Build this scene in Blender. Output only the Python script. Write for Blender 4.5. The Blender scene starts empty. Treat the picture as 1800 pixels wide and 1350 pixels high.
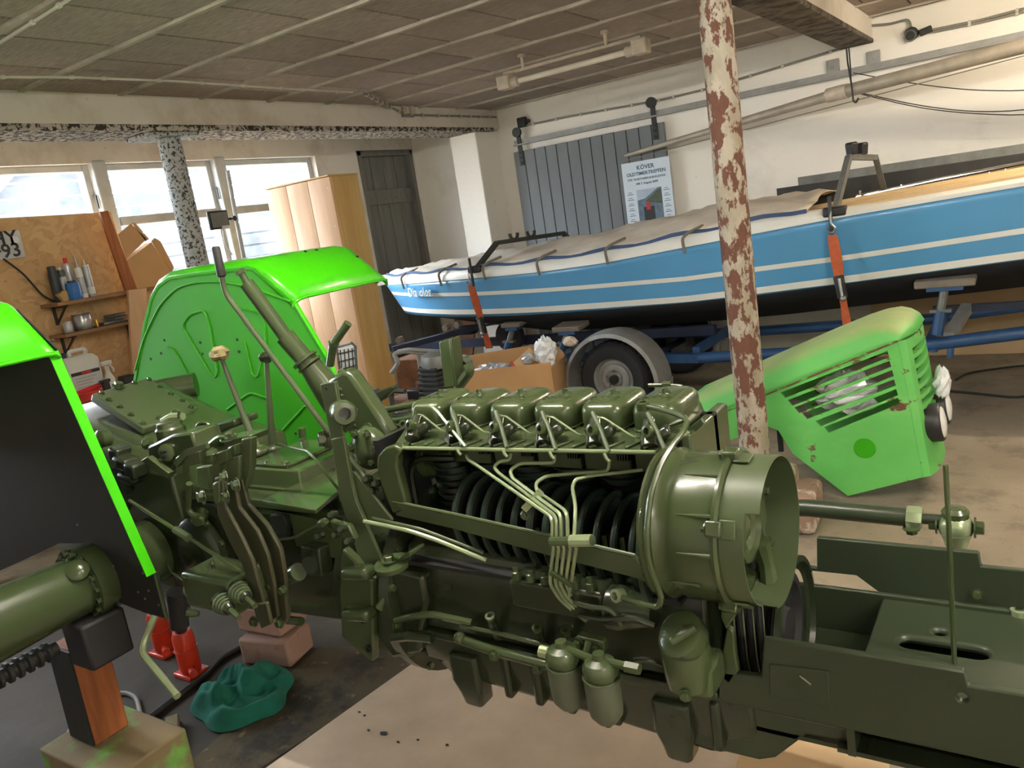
import bpy, bmesh, math, random
from mathutils import Vector, Matrix
random.seed(7)
scene = bpy.context.scene
COL = scene.collection
PI = math.pi
def R(d): return math.radians(d)

# ------------------------------------------------------------------ camera
# world: X runs along the tractor towards its front, Y points at the long right-hand wall, Z up
FPX, PITCH, ROLL, YAW, CAMH = 1390.0, R(12.0), R(-8.8), R(-55.4), 1.68
_Xr = Vector((-math.sin(YAW), -math.cos(YAW))); _Yr = Vector((math.cos(YAW), -math.sin(YAW)))
def _tw(r, f, z):
    v = Vector((r, f)); return Vector((v.dot(_Xr), v.dot(_Yr), z))
FWD = _tw(0, math.cos(PITCH), -math.sin(PITCH)); UPV = _tw(0, math.sin(PITCH), math.cos(PITCH)); RGT = _tw(1, 0, 0)
CAM = Vector((0, 0, CAMH))
cx = RGT*math.cos(ROLL) + UPV*math.sin(ROLL); cy = -RGT*math.sin(ROLL) + UPV*math.cos(ROLL)
cam_data = bpy.data.cameras.new('camera'); cam_data.sensor_width = 36.0; cam_data.lens = FPX/1800*36
cam_data.clip_start = 0.02; cam_data.clip_end = 200
cam = bpy.data.objects.new('camera', cam_data); COL.objects.link(cam)
m3 = Matrix((cx, cy, -FWD)).transposed()
cam.matrix_world = Matrix.Translation(CAM) @ m3.to_4x4()
scene.camera = cam
def ray(px, py):
    X = (px-900)/FPX; Y = (py-675)/FPX
    xc = X*math.cos(ROLL)+Y*math.sin(ROLL); yc = -X*math.sin(ROLL)+Y*math.cos(ROLL)
    return FWD + RGT*xc - UPV*yc
def at(px, py, ax, val):           # the point of the scene's plane ax=val seen at a pixel of the photograph
    d = ray(px, py); i = 'xyz'.index(ax); return CAM + d*((val-CAM[i])/d[i])
def T(px, py, y): return at(px, py, 'y', y)
def TX(px, py, x): return at(px, py, 'x', x)
def TZ(px, py, z): return at(px, py, 'z', z)

# ------------------------------------------------------------------ world, lights, exposure
vs = scene.view_settings
vs.view_transform = 'Standard'; vs.look = 'None'; vs.gamma = 1.0; vs.exposure = 1.42
vs.use_curve_mapping = False
w = bpy.data.worlds.new('sky'); scene.world = w; w.use_nodes = True
wn = w.node_tree.nodes; wn.clear()
wo = wn.new('ShaderNodeOutputWorld'); wb = wn.new('ShaderNodeBackground')
wb.inputs[0].default_value = (0.92, 0.96, 1.0, 1); wb.inputs[1].default_value = 10.0      # flat white overcast
w.node_tree.links.new(wb.outputs[0], wo.inputs[0])
def area(name, loc, size, rot, power, col):
    l = bpy.data.lights.new(name, 'AREA'); l.shape = 'RECTANGLE'; l.size, l.size_y = size; l.energy = power; l.color = col
    o = bpy.data.objects.new(name, l); COL.objects.link(o); o.location = loc; o.rotation_euler = rot
    return o
for n_, (y_, w_) in enumerate(((0.9, 1.2), (2.1, 1.2), (3.0, 1.1), (4.2, 1.05), (5.35, 1.1))):   # sky portals in the window openings
    p_ = area('window_portal', (-6.06, y_, 1.9), (1.3, w_), (0, R(-90), 0), 1, (1, 1, 1)); p_.data.cycles.is_portal = True

# ------------------------------------------------------------------ mesh helpers
class MB:
    def __init__(s): s.v = []; s.f = []
    def add(s, vs_, fs):
        b = len(s.v); s.v += [Vector(p) for p in vs_]; s.f += [tuple(i+b for i in q) for q in fs]; return s
    def box(s, c, size, rot=None):
        hx, hy, hz = size[0]/2, size[1]/2, size[2]/2
        P = [Vector((x, y, z)) for x in (-hx, hx) for y in (-hy, hy) for z in (-hz, hz)]
        if rot is not None: P = [rot @ p for p in P]
        c = Vector(c)
        return s.add([c+p for p in P], [(0,1,3,2),(4,6,7,5),(0,4,5,1),(2,3,7,6),(0,2,6,4),(1,5,7,3)])
    def bb(s, x0, x1, y0, y1, z0, z1): return s.box(((x0+x1)/2,(y0+y1)/2,(z0+z1)/2), (abs(x1-x0),abs(y1-y0),abs(z1-z0)))
    def ring_loft(s, rings, cap=True, closed=False):
        n = len(rings[0]); b = len(s.v)
        for r in rings: s.v += [Vector(p) for p in r]
        m = len(rings)
        for i in range(m if closed else m-1):
            for j in range(n):
                a = b+i*n+j; a2 = b+i*n+(j+1) % n; i2 = (i+1) % m
                s.f.append((a, a2, b+i2*n+(j+1) % n, b+i2*n+j))
        if cap and not closed:
            s.f.append(tuple(b+j for j in range(n))[::-1]); s.f.append(tuple(b+(m-1)*n+j for j in range(n)))
        return s
    def cyl(s, p0, p1, r0, r1=None, n=16):
        return s.lathe(p0, Vector(p1)-Vector(p0), [(r0, 0), (r0 if r1 is None else r1, (Vector(p1)-Vector(p0)).length)], n)
    def lathe(s, o, axis, prof, n=24, cap=True, closed=False):
        o = Vector(o); a = Vector(axis).normalized()
        u = a.orthogonal().normalized()
        if abs(a.x) > .9: u = Vector((0,0,1)); u = (u-a*u.dot(a)).normalized()
        v = a.cross(u)
        rings = [[o+a*h+(u*math.cos(2*PI*k/n)+v*math.sin(2*PI*k/n))*max(r, 1e-4) for k in range(n)] for r, h in prof]
        return s.ring_loft(rings, cap, closed)
    def tube(s, path, r, n=8, fillet=0.0, closed=False):
        P = [Vector(p) for p in path]
        if fillet > 0 and len(P) > 2:
            Q = [P[0]]
            for i in range(1, len(P)-1):
                a = (P[i-1]-P[i]); b_ = (P[i+1]-P[i]); k = min(fillet, a.length*.48, b_.length*.48)
                A = P[i]+a.normalized()*k; B = P[i]+b_.normalized()*k
                for t in (0, .25, .5, .75, 1): Q.append(A*(1-t)**2+P[i]*2*t*(1-t)+B*t*t)
            Q.append(P[-1]); P = Q
        m = len(P); rings = []; prev = None
        for i in range(m):
            if closed: t = P[(i+1) % m]-P[i-1]
            else: t = P[min(i+1, m-1)]-P[max(i-1, 0)]
            if t.length < 1e-9: t = Vector((0,0,1))
            t.normalize()
            u = t.orthogonal().normalized() if prev is None else (prev-t*prev.dot(t))
            if u.length < 1e-6: u = t.orthogonal()
            u.normalize(); prev = u; v = t.cross(u); rr = r[i] if isinstance(r, (list, tuple)) else r
            rings.append([P[i]+(u*math.cos(2*PI*k/n)+v*math.sin(2*PI*k/n))*rr for k in range(n)])
        return s.ring_loft(rings, not closed, closed)
    def prism(s, poly, d):               # extrude a planar polygon of 3D points by the vector d
        n = len(poly); P = [Vector(p) for p in poly]; d = Vector(d)
        return s.add(P+[p+d for p in P], [tuple(range(n))[::-1], tuple(range(n, 2*n))]+[(i, (i+1) % n, n+(i+1) % n, n+i) for i in range(n)])
    def torus(s, c, axis, R0, r, n=28, m=8):
        c = Vector(c); a = Vector(axis).normalized(); u = a.orthogonal().normalized(); v = a.cross(u)
        return s.tube([c+(u*math.cos(2*PI*k/n)+v*math.sin(2*PI*k/n))*R0 for k in range(n)], r, m, closed=True)
    def hexa(s, p, axis, r, h, washer=True):
        if washer: s.lathe(p, axis, [(r*1.45, 0), (r*1.45, h*.2)], 12)
        return s.lathe(p, axis, [(r, 0), (r, h*.92), (r*.85, h)], 6)
    def ball(s, c, r, n=12, m=8, sc=(1,1,1)):
        c = Vector(c); rings = []
        for i in range(1, m):
            a = PI*i/m; rings.append([c+Vector((r*sc[0]*math.sin(a)*math.cos(2*PI*k/n), r*sc[1]*math.sin(a)*math.sin(2*PI*k/n), -r*sc[2]*math.cos(a))) for k in range(n)])
        return s.ring_loft(rings)
    def mesh(s, name, off=None):
        me = bpy.data.meshes.new(name)
        vv = [tuple(p-off) for p in s.v] if off is not None else [tuple(p) for p in s.v]
        me.from_pydata(vv, [], s.f); me.update()
        bm = bmesh.new(); bm.from_mesh(me); bmesh.ops.recalc_face_normals(bm, faces=bm.faces); bm.to_mesh(me); bm.free()
        return me
    def build(s, name, mat, parent=None, bevel=0, smooth=35, seg=2, solid=0, subdiv=0, keep=False):
        base = Vector((0,0,0))
        if parent is not None: base = BASE.get(parent.name, Vector((0,0,0)))
        me = s.mesh(name, None)
        o = bpy.data.objects.new(name, me); COL.objects.link(o)
        if mat is not None: me.materials.append(M[mat] if isinstance(mat, str) else mat)
        if parent is not None:
            o.parent = parent; o.location = -base
            BASE[o.name] = Vector((0,0,0))
        finish(o, bevel, smooth, seg, solid, subdiv)
        return o
BASE = {}
def finish(o, bevel=0, smooth=35, seg=2, solid=0, subdiv=0):
    me = o.data
    if smooth:
        me.polygons.foreach_set('use_smooth', [True]*len(me.polygons)); me.set_sharp_from_angle(angle=R(smooth))
    if solid:
        md = o.modifiers.new('thickness', 'SOLIDIFY'); md.thickness = solid; md.offset = 0
    if bevel:
        md = o.modifiers.new('bevel', 'BEVEL'); md.width = bevel; md.segments = seg; md.limit_method = 'ANGLE'; md.angle_limit = R(40); md.harden_normals = False
    if subdiv:
        md = o.modifiers.new('subdivision', 'SUBSURF'); md.levels = subdiv; md.render_levels = subdiv
def weld(o, dist=1e-5, smooth=35):
    bm = bmesh.new(); bm.from_mesh(o.data); bmesh.ops.remove_doubles(bm, verts=bm.verts, dist=dist); bmesh.ops.recalc_face_normals(bm, faces=bm.faces); bm.to_mesh(o.data); bm.free()
    o.data.polygons.foreach_set('use_smooth', [True]*len(o.data.polygons)); o.data.set_sharp_from_angle(angle=R(smooth)); return o
def cut(o, mb):                        # subtract shapes from a mesh, then drop the cutter
    me = mb.mesh('cut'); c = bpy.data.objects.new('cut', me); COL.objects.link(c)
    par = o.parent; loc = o.location.copy(); o.parent = None; o.location = (0,0,0)
    mods = [m.name for m in o.modifiers]
    shown = {}
    for n in mods: shown[n] = o.modifiers[n].show_viewport; o.modifiers[n].show_viewport = False
    md = o.modifiers.new('b', 'BOOLEAN'); md.object = c; md.operation = 'DIFFERENCE'; md.solver = 'EXACT'; md.use_self = True
    bpy.context.view_layer.update()
    dg = bpy.context.evaluated_depsgraph_get()
    new = bpy.data.meshes.new_from_object(o.evaluated_get(dg)); nm = o.data.name
    old = o.data; o.modifiers.remove(md); o.data = new; bpy.data.meshes.remove(old); new.name = nm
    bpy.data.objects.remove(c); bpy.data.meshes.remove(me)
    for n in mods: o.modifiers[n].show_viewport = shown[n]
    o.parent = par; o.location = loc
    new.set_sharp_from_angle(angle=R(35))
    return o
def tag(o, label=None, cat=None, group=None, kind=None):
    if label: o['label'] = label
    if cat: o['category'] = cat
    if group: o['group'] = group
    if kind: o['kind'] = kind
    return o
def thing(name, base, label, cat, group=None):
    o = bpy.data.objects.new(name, None); COL.objects.link(o); o.location = base; o.empty_display_size = .1
    BASE[o.name] = Vector(base); return tag(o, label, cat, group)
def struct(name, mb, mat, **k): return tag(mb.build(name, mat, **k), kind='structure')
def inst(src, name, parent, loc, rot=None, scale=None):     # a further copy of a part: shares its mesh
    o = bpy.data.objects.new(name, src.data if hasattr(src, 'data') else src); COL.objects.link(o); o.parent = parent
    o.location = Vector(loc)-BASE.get(parent.name, Vector((0,0,0))) if parent is not None else Vector(loc)
    if rot is not None: o.rotation_euler = rot
    if scale is not None: o.scale = scale
    return o
def text_mesh(body, size, extrude=0.001, bold=False, spacing=1.0):
    c = bpy.data.curves.new('t', 'FONT'); c.body = body; c.size = size; c.extrude = extrude; c.align_x = 'CENTER'; c.align_y = 'CENTER'; c.space_character = spacing
    c.resolution_u = 2
    if bold: c.offset = size*.018
    o = bpy.data.objects.new('t', c); COL.objects.link(o); bpy.context.view_layer.update()
    me = bpy.data.meshes.new_from_object(o.evaluated_get(bpy.context.evaluated_depsgraph_get()))
    bpy.data.objects.remove(o); bpy.data.curves.remove(c); return me
def put_text(body, size, name, mat, parent, loc, xdir, ydir, extrude=.001, bold=False, spacing=1.0):
    me = text_mesh(body, size, extrude, bold, spacing)
    xd = Vector(xdir).normalized(); yd = Vector(ydir); yd = (yd-xd*yd.dot(xd)).normalized(); zd = xd.cross(yd)
    me.transform(Matrix.Translation(Vector(loc)) @ Matrix((xd, yd, zd)).transposed().to_4x4())
    me.name = name; o = bpy.data.objects.new(name, me); COL.objects.link(o); me.materials.append(M[mat])
    if parent is not None: o.parent = parent; o.location = -BASE.get(parent.name, Vector((0,0,0)))
    return o

# ------------------------------------------------------------------ materials
M = {}
def newmat(name):
    m = bpy.data.materials.new(name); m.use_nodes = True; M[name] = m
    return m, m.node_tree.nodes, m.node_tree.links, m.node_tree.nodes['Principled BSDF']
def c4(c): return (c[0], c[1], c[2], 1)
def lin(r, g, b):
    f = lambda u: (u/255/12.92) if u/255 <= .04045 else ((u/255+.055)/1.055)**2.4
    return (f(r), f(g), f(b))
def coord(nt, scale=(1,1,1), kind='Object', rot=(0,0,0)):
    tc = nt.nodes.new('ShaderNodeTexCoord'); mp = nt.nodes.new('ShaderNodeMapping'); mp.inputs['Scale'].default_value = scale; mp.inputs['Rotation'].default_value = rot
    nt.links.new(tc.outputs[kind], mp.inputs[0]); return mp.outputs[0]
def noise(nt, vec, scale, detail=4, rough=.6):
    n = nt.nodes.new('ShaderNodeTexNoise'); n.inputs['Scale'].default_value = scale; n.inputs['Detail'].default_value = detail; n.inputs['Roughness'].default_value = rough
    nt.links.new(vec, n.inputs['Vector']); return n.outputs['Fac']
def ramp(nt, fac, stops, interp='LINEAR'):
    r = nt.nodes.new('ShaderNodeValToRGB'); r.color_ramp.interpolation = interp; e = r.color_ramp.elements
    while len(e) < len(stops): e.new(.5)
    for i, (p, c) in enumerate(stops): e[i].position = p; e[i].color = c4(c) if len(c) == 3 else c
    nt.links.new(fac, r.inputs[0]); return r.outputs[0]
def mixc(nt, fac, a, b, mode='MIX'):
    x = nt.nodes.new('ShaderNodeMix'); x.data_type = 'RGBA'; x.blend_type = mode
    for sock, v in ((x.inputs[0], fac), (x.inputs[6], a), (x.inputs[7], b)):
        if hasattr(v, 'is_output'): nt.links.new(v, sock)
        elif isinstance(v, (int, float)): sock.default_value = v
        else: sock.default_value = c4(v)
    return x.outputs[2]
def bump(nt, b, h, strength=.3, dist=.01):
    n = nt.nodes.new('ShaderNodeBump'); n.inputs['Strength'].default_value = strength; n.inputs['Distance'].default_value = dist
    nt.links.new(h, n.inputs['Height']); nt.links.new(n.outputs[0], b.inputs['Normal'])
def plain(name, col, rough=.5, metal=0, var=.12, scale=6, bumpv=0, coat=0, bscale=40, vec=(1,1,1)):
    m, N, L, b = newmat(name); nt = m.node_tree; v = coord(nt, vec)
    n = noise(nt, v, scale)
    lo = tuple(x*(1-var) for x in col); hi = tuple(min(1, x*(1+var)) for x in col)
    L.new(ramp(nt, n, [(.3, lo), (.7, hi)]), b.inputs['Base Color'])
    b.inputs['Roughness'].default_value = rough; b.inputs['Metallic'].default_value = metal
    if coat: b.inputs['Coat Weight'].default_value = coat; b.inputs['Coat Roughness'].default_value = .08
    if bumpv: bump(nt, b, noise(nt, v, bscale), bumpv, .005)
    return m
def patchy(name, base, patch, lo, hi, scale=8, rough=.5, rough2=.85, detail=8, extra=None, bumpv=.3, vec=(1,1,1)):
    m, N, L, b = newmat(name); nt = m.node_tree; v = coord(nt, vec)
    f = ramp(nt, noise(nt, v, scale, detail, .65), [(lo, (0,0,0)), (hi, (1,1,1))])
    base2 = mixc(nt, ramp(nt, noise(nt, v, scale*.5, 3), [(.35, (0,0,0)), (.65, (1,1,1))]), tuple(x*.86 for x in base), base)
    if extra:
        g = ramp(nt, noise(nt, v, extra[1], 6), [(extra[2], (0,0,0)), (extra[3], (1,1,1))]); base2 = mixc(nt, g, base2, extra[0])
    pc = mixc(nt, noise(nt, v, scale*3, 4), tuple(x*.65 for x in patch), tuple(min(1, x*1.3) for x in patch))
    L.new(mixc(nt, f, base2, pc), b.inputs['Base Color'])
    rr = nt.nodes.new('ShaderNodeMapRange'); L.new(f, rr.inputs[0]); rr.inputs[3].default_value = rough; rr.inputs[4].default_value = rough2; L.new(rr.outputs[0], b.inputs['Roughness'])
    if bumpv: bump(nt, b, f, bumpv, .003)
    return m

OLV = lin(64, 77, 47)
plain('olive', OLV, .26, var=.07, scale=5, bumpv=.03, coat=.35, bscale=18)
plain('olive_flat', lin(76, 89, 60), .38, var=.08, scale=4, bumpv=.03)
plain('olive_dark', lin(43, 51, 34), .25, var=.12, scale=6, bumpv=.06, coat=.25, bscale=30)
plain('olive_frame', lin(50, 60, 43), .32, var=.08, scale=3, bumpv=.03, bscale=25)
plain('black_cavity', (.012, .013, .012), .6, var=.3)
plain('fin_dark', lin(38, 52, 42), .38, var=.2, scale=12)
plain('pipe_steel', lin(150, 165, 128), .25, .35, var=.15, scale=14)
plain('green_bright', lin(66, 196, 8), .28, var=.03, scale=2, coat=.3)
plain('green_side', lin(58, 160, 24), .6, var=.04, scale=2)
plain('black_coat', (.014, .014, .015), .62, var=.2, scale=3, bumpv=.1, bscale=6)
plain('hole_black', (.01, .01, .01), .8)
plain('rubber', (.018, .018, .019), .75, var=.25, scale=10)
plain('steel', lin(150, 150, 148), .38, .75, var=.15, scale=12, bumpv=.05)
plain('steel_dull', lin(118, 120, 116), .5, .4, var=.2, scale=14, bumpv=.1)
plain('chrome', (.75, .75, .73), .12, 1.0, var=.05)
plain('iron_dark', lin(52, 52, 50), .55, .3, var=.25, scale=10)
plain('galv', lin(150, 150, 146), .6, .25, var=.16, scale=9, bumpv=.05)
plain('trailer_blue', lin(42, 76, 118), .45, var=.2, scale=8, bumpv=.05)
plain('trailer_navy', lin(32, 40, 62), .5, var=.2, scale=8)
plain('hull_blue', lin(88, 152, 196), .3, var=.06, scale=1.3, coat=.2)
plain('hull_white', lin(222, 222, 214), .35, var=.05, scale=2)
plain('hull_black', (.010, .011, .013), .7, var=.3)
plain('boat_timber', lin(206, 178, 132), .45, var=.12, scale=3, vec=(.4, 6, 6))
plain('tarp', lin(206, 198, 184), .85, var=.16, scale=5, bumpv=.25, bscale=14)
plain('tarp_blue', lin(62, 84, 120), .8, var=.2, scale=6)
plain('strap_orange', lin(186, 90, 50), .7, var=.2, scale=25)
plain('white_paint', lin(222, 220, 212), .55, var=.06, scale=3)
plain('white_plastic', lin(214, 214, 210), .4, var=.05)
plain('label_dark', lin(42, 42, 46), .5)
plain('red_print', lin(190, 40, 36), .5)
plain('red_jack', lin(206, 54, 26), .35, var=.12, scale=12, coat=.2)
plain('blue_can', lin(40, 104, 176), .4)
plain('green_can', lin(66, 82, 66), .4)
plain('dark_can', lin(46, 50, 58), .4)
plain('silver_can', lin(170, 170, 172), .3, .8)
plain('brass', lin(190, 150, 70), .3, .9)
plain('clear_grey', lin(176, 178, 182), .25, .2)
plain('teal_cloth', lin(22, 104, 88), .95, var=.25, scale=9, bumpv=.3, bscale=180)
plain('cardboard', lin(190, 148, 100), .9, var=.07, scale=4, bumpv=.04)
plain('olive_brown', lin(62, 63, 44), .36, var=.1, scale=6)
plain('bowl_grey', lin(82, 88, 70), .5, var=.08, scale=8)
M['green_side'].node_tree.nodes['Principled BSDF'].inputs['Specular IOR Level'].default_value = .15
plain('cardboard_pale', lin(204, 187, 168), .9, var=.13, scale=4, bumpv=.04)
plain('cardboard_tan', lin(196, 168, 130), .9, var=.07, scale=2)
plain('door_grey', lin(108, 114, 117), .6, var=.10, scale=5, vec=(1, 1, .3), bumpv=.08)
plain('door_old', lin(112, 112, 106), .7, var=.2, scale=5, vec=(3, 3, .4), bumpv=.1)
plain('window_frame', lin(178, 180, 178), .6, var=.14, scale=7)
plain('cable_white', lin(206, 202, 188), .5)
plain('cable_grey', lin(130, 128, 120), .6)
plain('black_plastic', (.02, .02, .021), .45)
plain('pole_grey_pipe', lin(168, 160, 144), .5, .2, var=.15, scale=9)
plain('pale_film', (.8, .82, .82), .2, var=.1, scale=18)
plain('plate_white', lin(196, 198, 200), .5)
plain('fabric_dust', lin(120, 112, 100), .95)
plain('mesh_white', lin(228, 224, 212), .5, var=.04)
# ------------------------------------------------------------------ surface materials
def m_plaster(name, col, dirt, lo=.55, hi=.8, sc=1.6):
    m, N, L, b = newmat(name); nt = m.node_tree; v = coord(nt)
    a = ramp(nt, noise(nt, v, sc, 8, .62), [(lo, (0,0,0)), (hi, (1,1,1))])
    c = mixc(nt, a, col, dirt)
    c = mixc(nt, ramp(nt, noise(nt, v, 22, 3), [(.72, (0,0,0)), (.78, (1,1,1))]), c, tuple(x*.45 for x in dirt))
    L.new(c, b.inputs['Base Color']); b.inputs['Roughness'].default_value = .9
    bump(nt, b, noise(nt, v, 9, 8), .35, .02)
m_plaster('plaster', lin(236, 232, 223), lin(210, 202, 188))
m_plaster('plaster_dirty', lin(218, 213, 204), lin(176, 164, 148), .48, .78, 2.4)
m_plaster('beam_white', lin(226, 219, 208), lin(186, 168, 146), .5, .8, 2.0)
patchy('beam_flaked', lin(200, 190, 178), lin(58, 50, 44), .47, .53, 30, .9, .9, 6, bumpv=.6)
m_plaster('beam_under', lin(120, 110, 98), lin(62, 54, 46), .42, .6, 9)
def m_ceiling():
    m, N, L, b = newmat('ceiling_board'); nt = m.node_tree; v = coord(nt, (1, 1, 1)); vs_ = coord(nt, (1.2, 9, 1))
    oi = nt.nodes.new('ShaderNodeObjectInfo')
    c = mixc(nt, ramp(nt, noise(nt, v, 1.1, 6), [(.35, (0,0,0)), (.7, (1,1,1))]), lin(164, 150, 140), lin(190, 174, 164))
    c = mixc(nt, ramp(nt, noise(nt, vs_, 9, 5), [(.35, (0,0,0)), (.75, (1,1,1))]), c, lin(134, 122, 110))
    hv = nt.nodes.new('ShaderNodeHueSaturation'); L.new(c, hv.inputs['Color'])
    mr = nt.nodes.new('ShaderNodeMapRange'); L.new(oi.outputs['Random'], mr.inputs[0]); mr.inputs[3].default_value = .84; mr.inputs[4].default_value = 1.12; L.new(mr.outputs[0], hv.inputs['Value'])
    L.new(hv.outputs[0], b.inputs['Base Color']); b.inputs['Roughness'].default_value = .95
    bump(nt, b, noise(nt, vs_, 30, 4), .5, .01)
m_ceiling()
plain('ceiling_joint', lin(176, 168, 154), .95, var=.25, scale=5, bumpv=.5, bscale=20)
def m_concrete():
    m, N, L, b = newmat('concrete_floor'); nt = m.node_tree; v = coord(nt)
    c = mixc(nt, ramp(nt, noise(nt, v, .9, 6), [(.35, (0,0,0)), (.7, (1,1,1))]), lin(128, 116, 98), lin(160, 148, 128))
    c = mixc(nt, ramp(nt, noise(nt, v, 3.2, 9, .7), [(.5, (0,0,0)), (.72, (1,1,1))]), c, lin(98, 88, 74))
    c = mixc(nt, ramp(nt, noise(nt, v, 60, 2), [(.68, (0,0,0)), (.74, (1,1,1))]), c, lin(70, 62, 52))
    sv = nt.nodes.new('ShaderNodeVectorMath'); sv.operation = 'DISTANCE'; L.new(v, sv.inputs[0]); sv.inputs[1].default_value = (-3.2, .9, 0)      # shade on the floor around the rear axle, painted into its colour
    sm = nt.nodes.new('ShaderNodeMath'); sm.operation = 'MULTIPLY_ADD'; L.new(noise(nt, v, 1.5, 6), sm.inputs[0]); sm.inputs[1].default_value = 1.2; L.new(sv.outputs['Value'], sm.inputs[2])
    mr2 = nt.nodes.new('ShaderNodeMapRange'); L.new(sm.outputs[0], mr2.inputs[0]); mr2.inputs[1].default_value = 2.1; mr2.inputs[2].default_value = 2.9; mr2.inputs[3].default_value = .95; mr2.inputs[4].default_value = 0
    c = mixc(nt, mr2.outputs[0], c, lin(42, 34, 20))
    L.new(c, b.inputs['Base Color'])
    rr = nt.nodes.new('ShaderNodeMapRange'); L.new(noise(nt, v, 2, 5), rr.inputs[0]); rr.inputs[3].default_value = .62; rr.inputs[4].default_value = .95; L.new(rr.outputs[0], b.inputs['Roughness'])
    bump(nt, b, noise(nt, v, 14, 8), .25, .01)
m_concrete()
def m_osb():
    m, N, L, b = newmat('osb'); nt = m.node_tree; v = coord(nt)
    vo = nt.nodes.new('ShaderNodeTexVoronoi'); vo.inputs['Scale'].default_value = 26; vo.inputs['Randomness'].default_value = 1
    wv = nt.nodes.new('ShaderNodeTexNoise'); wv.inputs['Scale'].default_value = 3.5; L.new(v, wv.inputs['Vector'])
    mx = nt.nodes.new('ShaderNodeMix'); mx.data_type = 'VECTOR'; mx.inputs[0].default_value = .5; L.new(v, mx.inputs[4]); L.new(wv.outputs['Color'], mx.inputs[5]); L.new(mx.outputs[1], vo.inputs['Vector'])
    sp = nt.nodes.new('ShaderNodeSeparateColor'); L.new(vo.outputs['Color'], sp.inputs[0])
    c = ramp(nt, sp.outputs[0], [(0, lin(170, 130, 88)), (.3, lin(200, 160, 112)), (.6, lin(222, 186, 136)), (1, lin(184, 142, 96))])
    c = mixc(nt, noise(nt, v, 50, 3), c, lin(208, 170, 122))
    L.new(c, b.inputs['Base Color']); b.inputs['Roughness'].default_value = .75; bump(nt, b, vo.outputs['Distance'], .25, .01)
m_osb()
def m_wood(name, a, b_, sc=(1, 1, 12), rough=.6, k=3):
    m, N, L, b = newmat(name); nt = m.node_tree; v = coord(nt, sc)
    c = mixc(nt, ramp(nt, noise(nt, v, k, 6), [(.35, (0,0,0)), (.65, (1,1,1))]), a, b_)
    L.new(c, b.inputs['Base Color']); b.inputs['Roughness'].default_value = rough; bump(nt, b, noise(nt, v, k*3, 4), .15, .005)
m_wood('plywood_pink', lin(216, 178, 138), lin(202, 160, 120), (6, 6, .6), .55, 2)
m_wood('plywood_yellow', lin(204, 172, 108), lin(188, 152, 92), (6, 6, .6), .55, 2)
m_wood('timber_stand', lin(176, 104, 58), lin(140, 82, 46), (10, 10, 1), .7)
m_wood('shelf_wood', lin(158, 118, 82), lin(122, 90, 62), (8, 1, 8), .7)
m_wood('old_timber', lin(140, 96, 66), lin(110, 76, 52), (3, 3, 3), .8)
patchy('block_overspray', lin(132, 116, 84), lin(112, 166, 78), .5, .62, 5, .85, .85, 6, bumpv=.1)
patchy('rust_post', lin(176, 168, 150), lin(104, 68, 54), .485, .52, 13, .6, .85, 12, extra=(lin(150, 140, 120), 7, .45, .6), bumpv=.5, vec=(1.3, 1.3, .7))
patchy('speckled_post', lin(180, 182, 180), lin(58, 58, 56), .52, .57, 48, .7, .85, 5, bumpv=.4)
patchy('bonnet_green', lin(104, 194, 96), lin(104, 70, 54), .605, .63, 6.5, .42, .85, 10, extra=(lin(140, 204, 118), 2.2, .55, .8), bumpv=.2, vec=(.8, 1, 1.4))
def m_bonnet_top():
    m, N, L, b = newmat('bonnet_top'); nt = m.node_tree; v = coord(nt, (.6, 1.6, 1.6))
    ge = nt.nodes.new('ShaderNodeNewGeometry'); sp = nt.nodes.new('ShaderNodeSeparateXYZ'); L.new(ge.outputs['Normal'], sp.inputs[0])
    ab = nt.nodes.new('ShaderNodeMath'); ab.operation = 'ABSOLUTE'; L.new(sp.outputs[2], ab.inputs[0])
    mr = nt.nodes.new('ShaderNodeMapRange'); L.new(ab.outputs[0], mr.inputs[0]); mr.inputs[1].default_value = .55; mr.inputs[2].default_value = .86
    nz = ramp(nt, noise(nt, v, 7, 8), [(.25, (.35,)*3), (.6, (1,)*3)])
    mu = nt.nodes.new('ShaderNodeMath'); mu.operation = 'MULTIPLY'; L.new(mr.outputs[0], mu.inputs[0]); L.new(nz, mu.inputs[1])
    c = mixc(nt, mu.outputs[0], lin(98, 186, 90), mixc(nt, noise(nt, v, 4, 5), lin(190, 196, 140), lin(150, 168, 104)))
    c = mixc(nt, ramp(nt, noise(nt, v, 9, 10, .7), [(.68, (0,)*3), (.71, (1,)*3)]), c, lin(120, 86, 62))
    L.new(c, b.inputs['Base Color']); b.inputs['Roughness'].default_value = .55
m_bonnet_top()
patchy('rough_masonry', lin(150, 122, 104), lin(196, 184, 168), .5, .6, 9, .95, .95, 8, bumpv=.8)
patchy('pink_brick', lin(170, 138, 126), lin(126, 98, 88), .55, .7, 8, .95, .95, 8, bumpv=.6)
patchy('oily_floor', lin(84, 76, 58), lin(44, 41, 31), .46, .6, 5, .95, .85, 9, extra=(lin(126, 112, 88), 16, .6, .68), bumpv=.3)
patchy('knob_clay', lin(150, 140, 98), lin(118, 104, 66), .5, .6, 30, .8, .9, 4, bumpv=.5)
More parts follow.
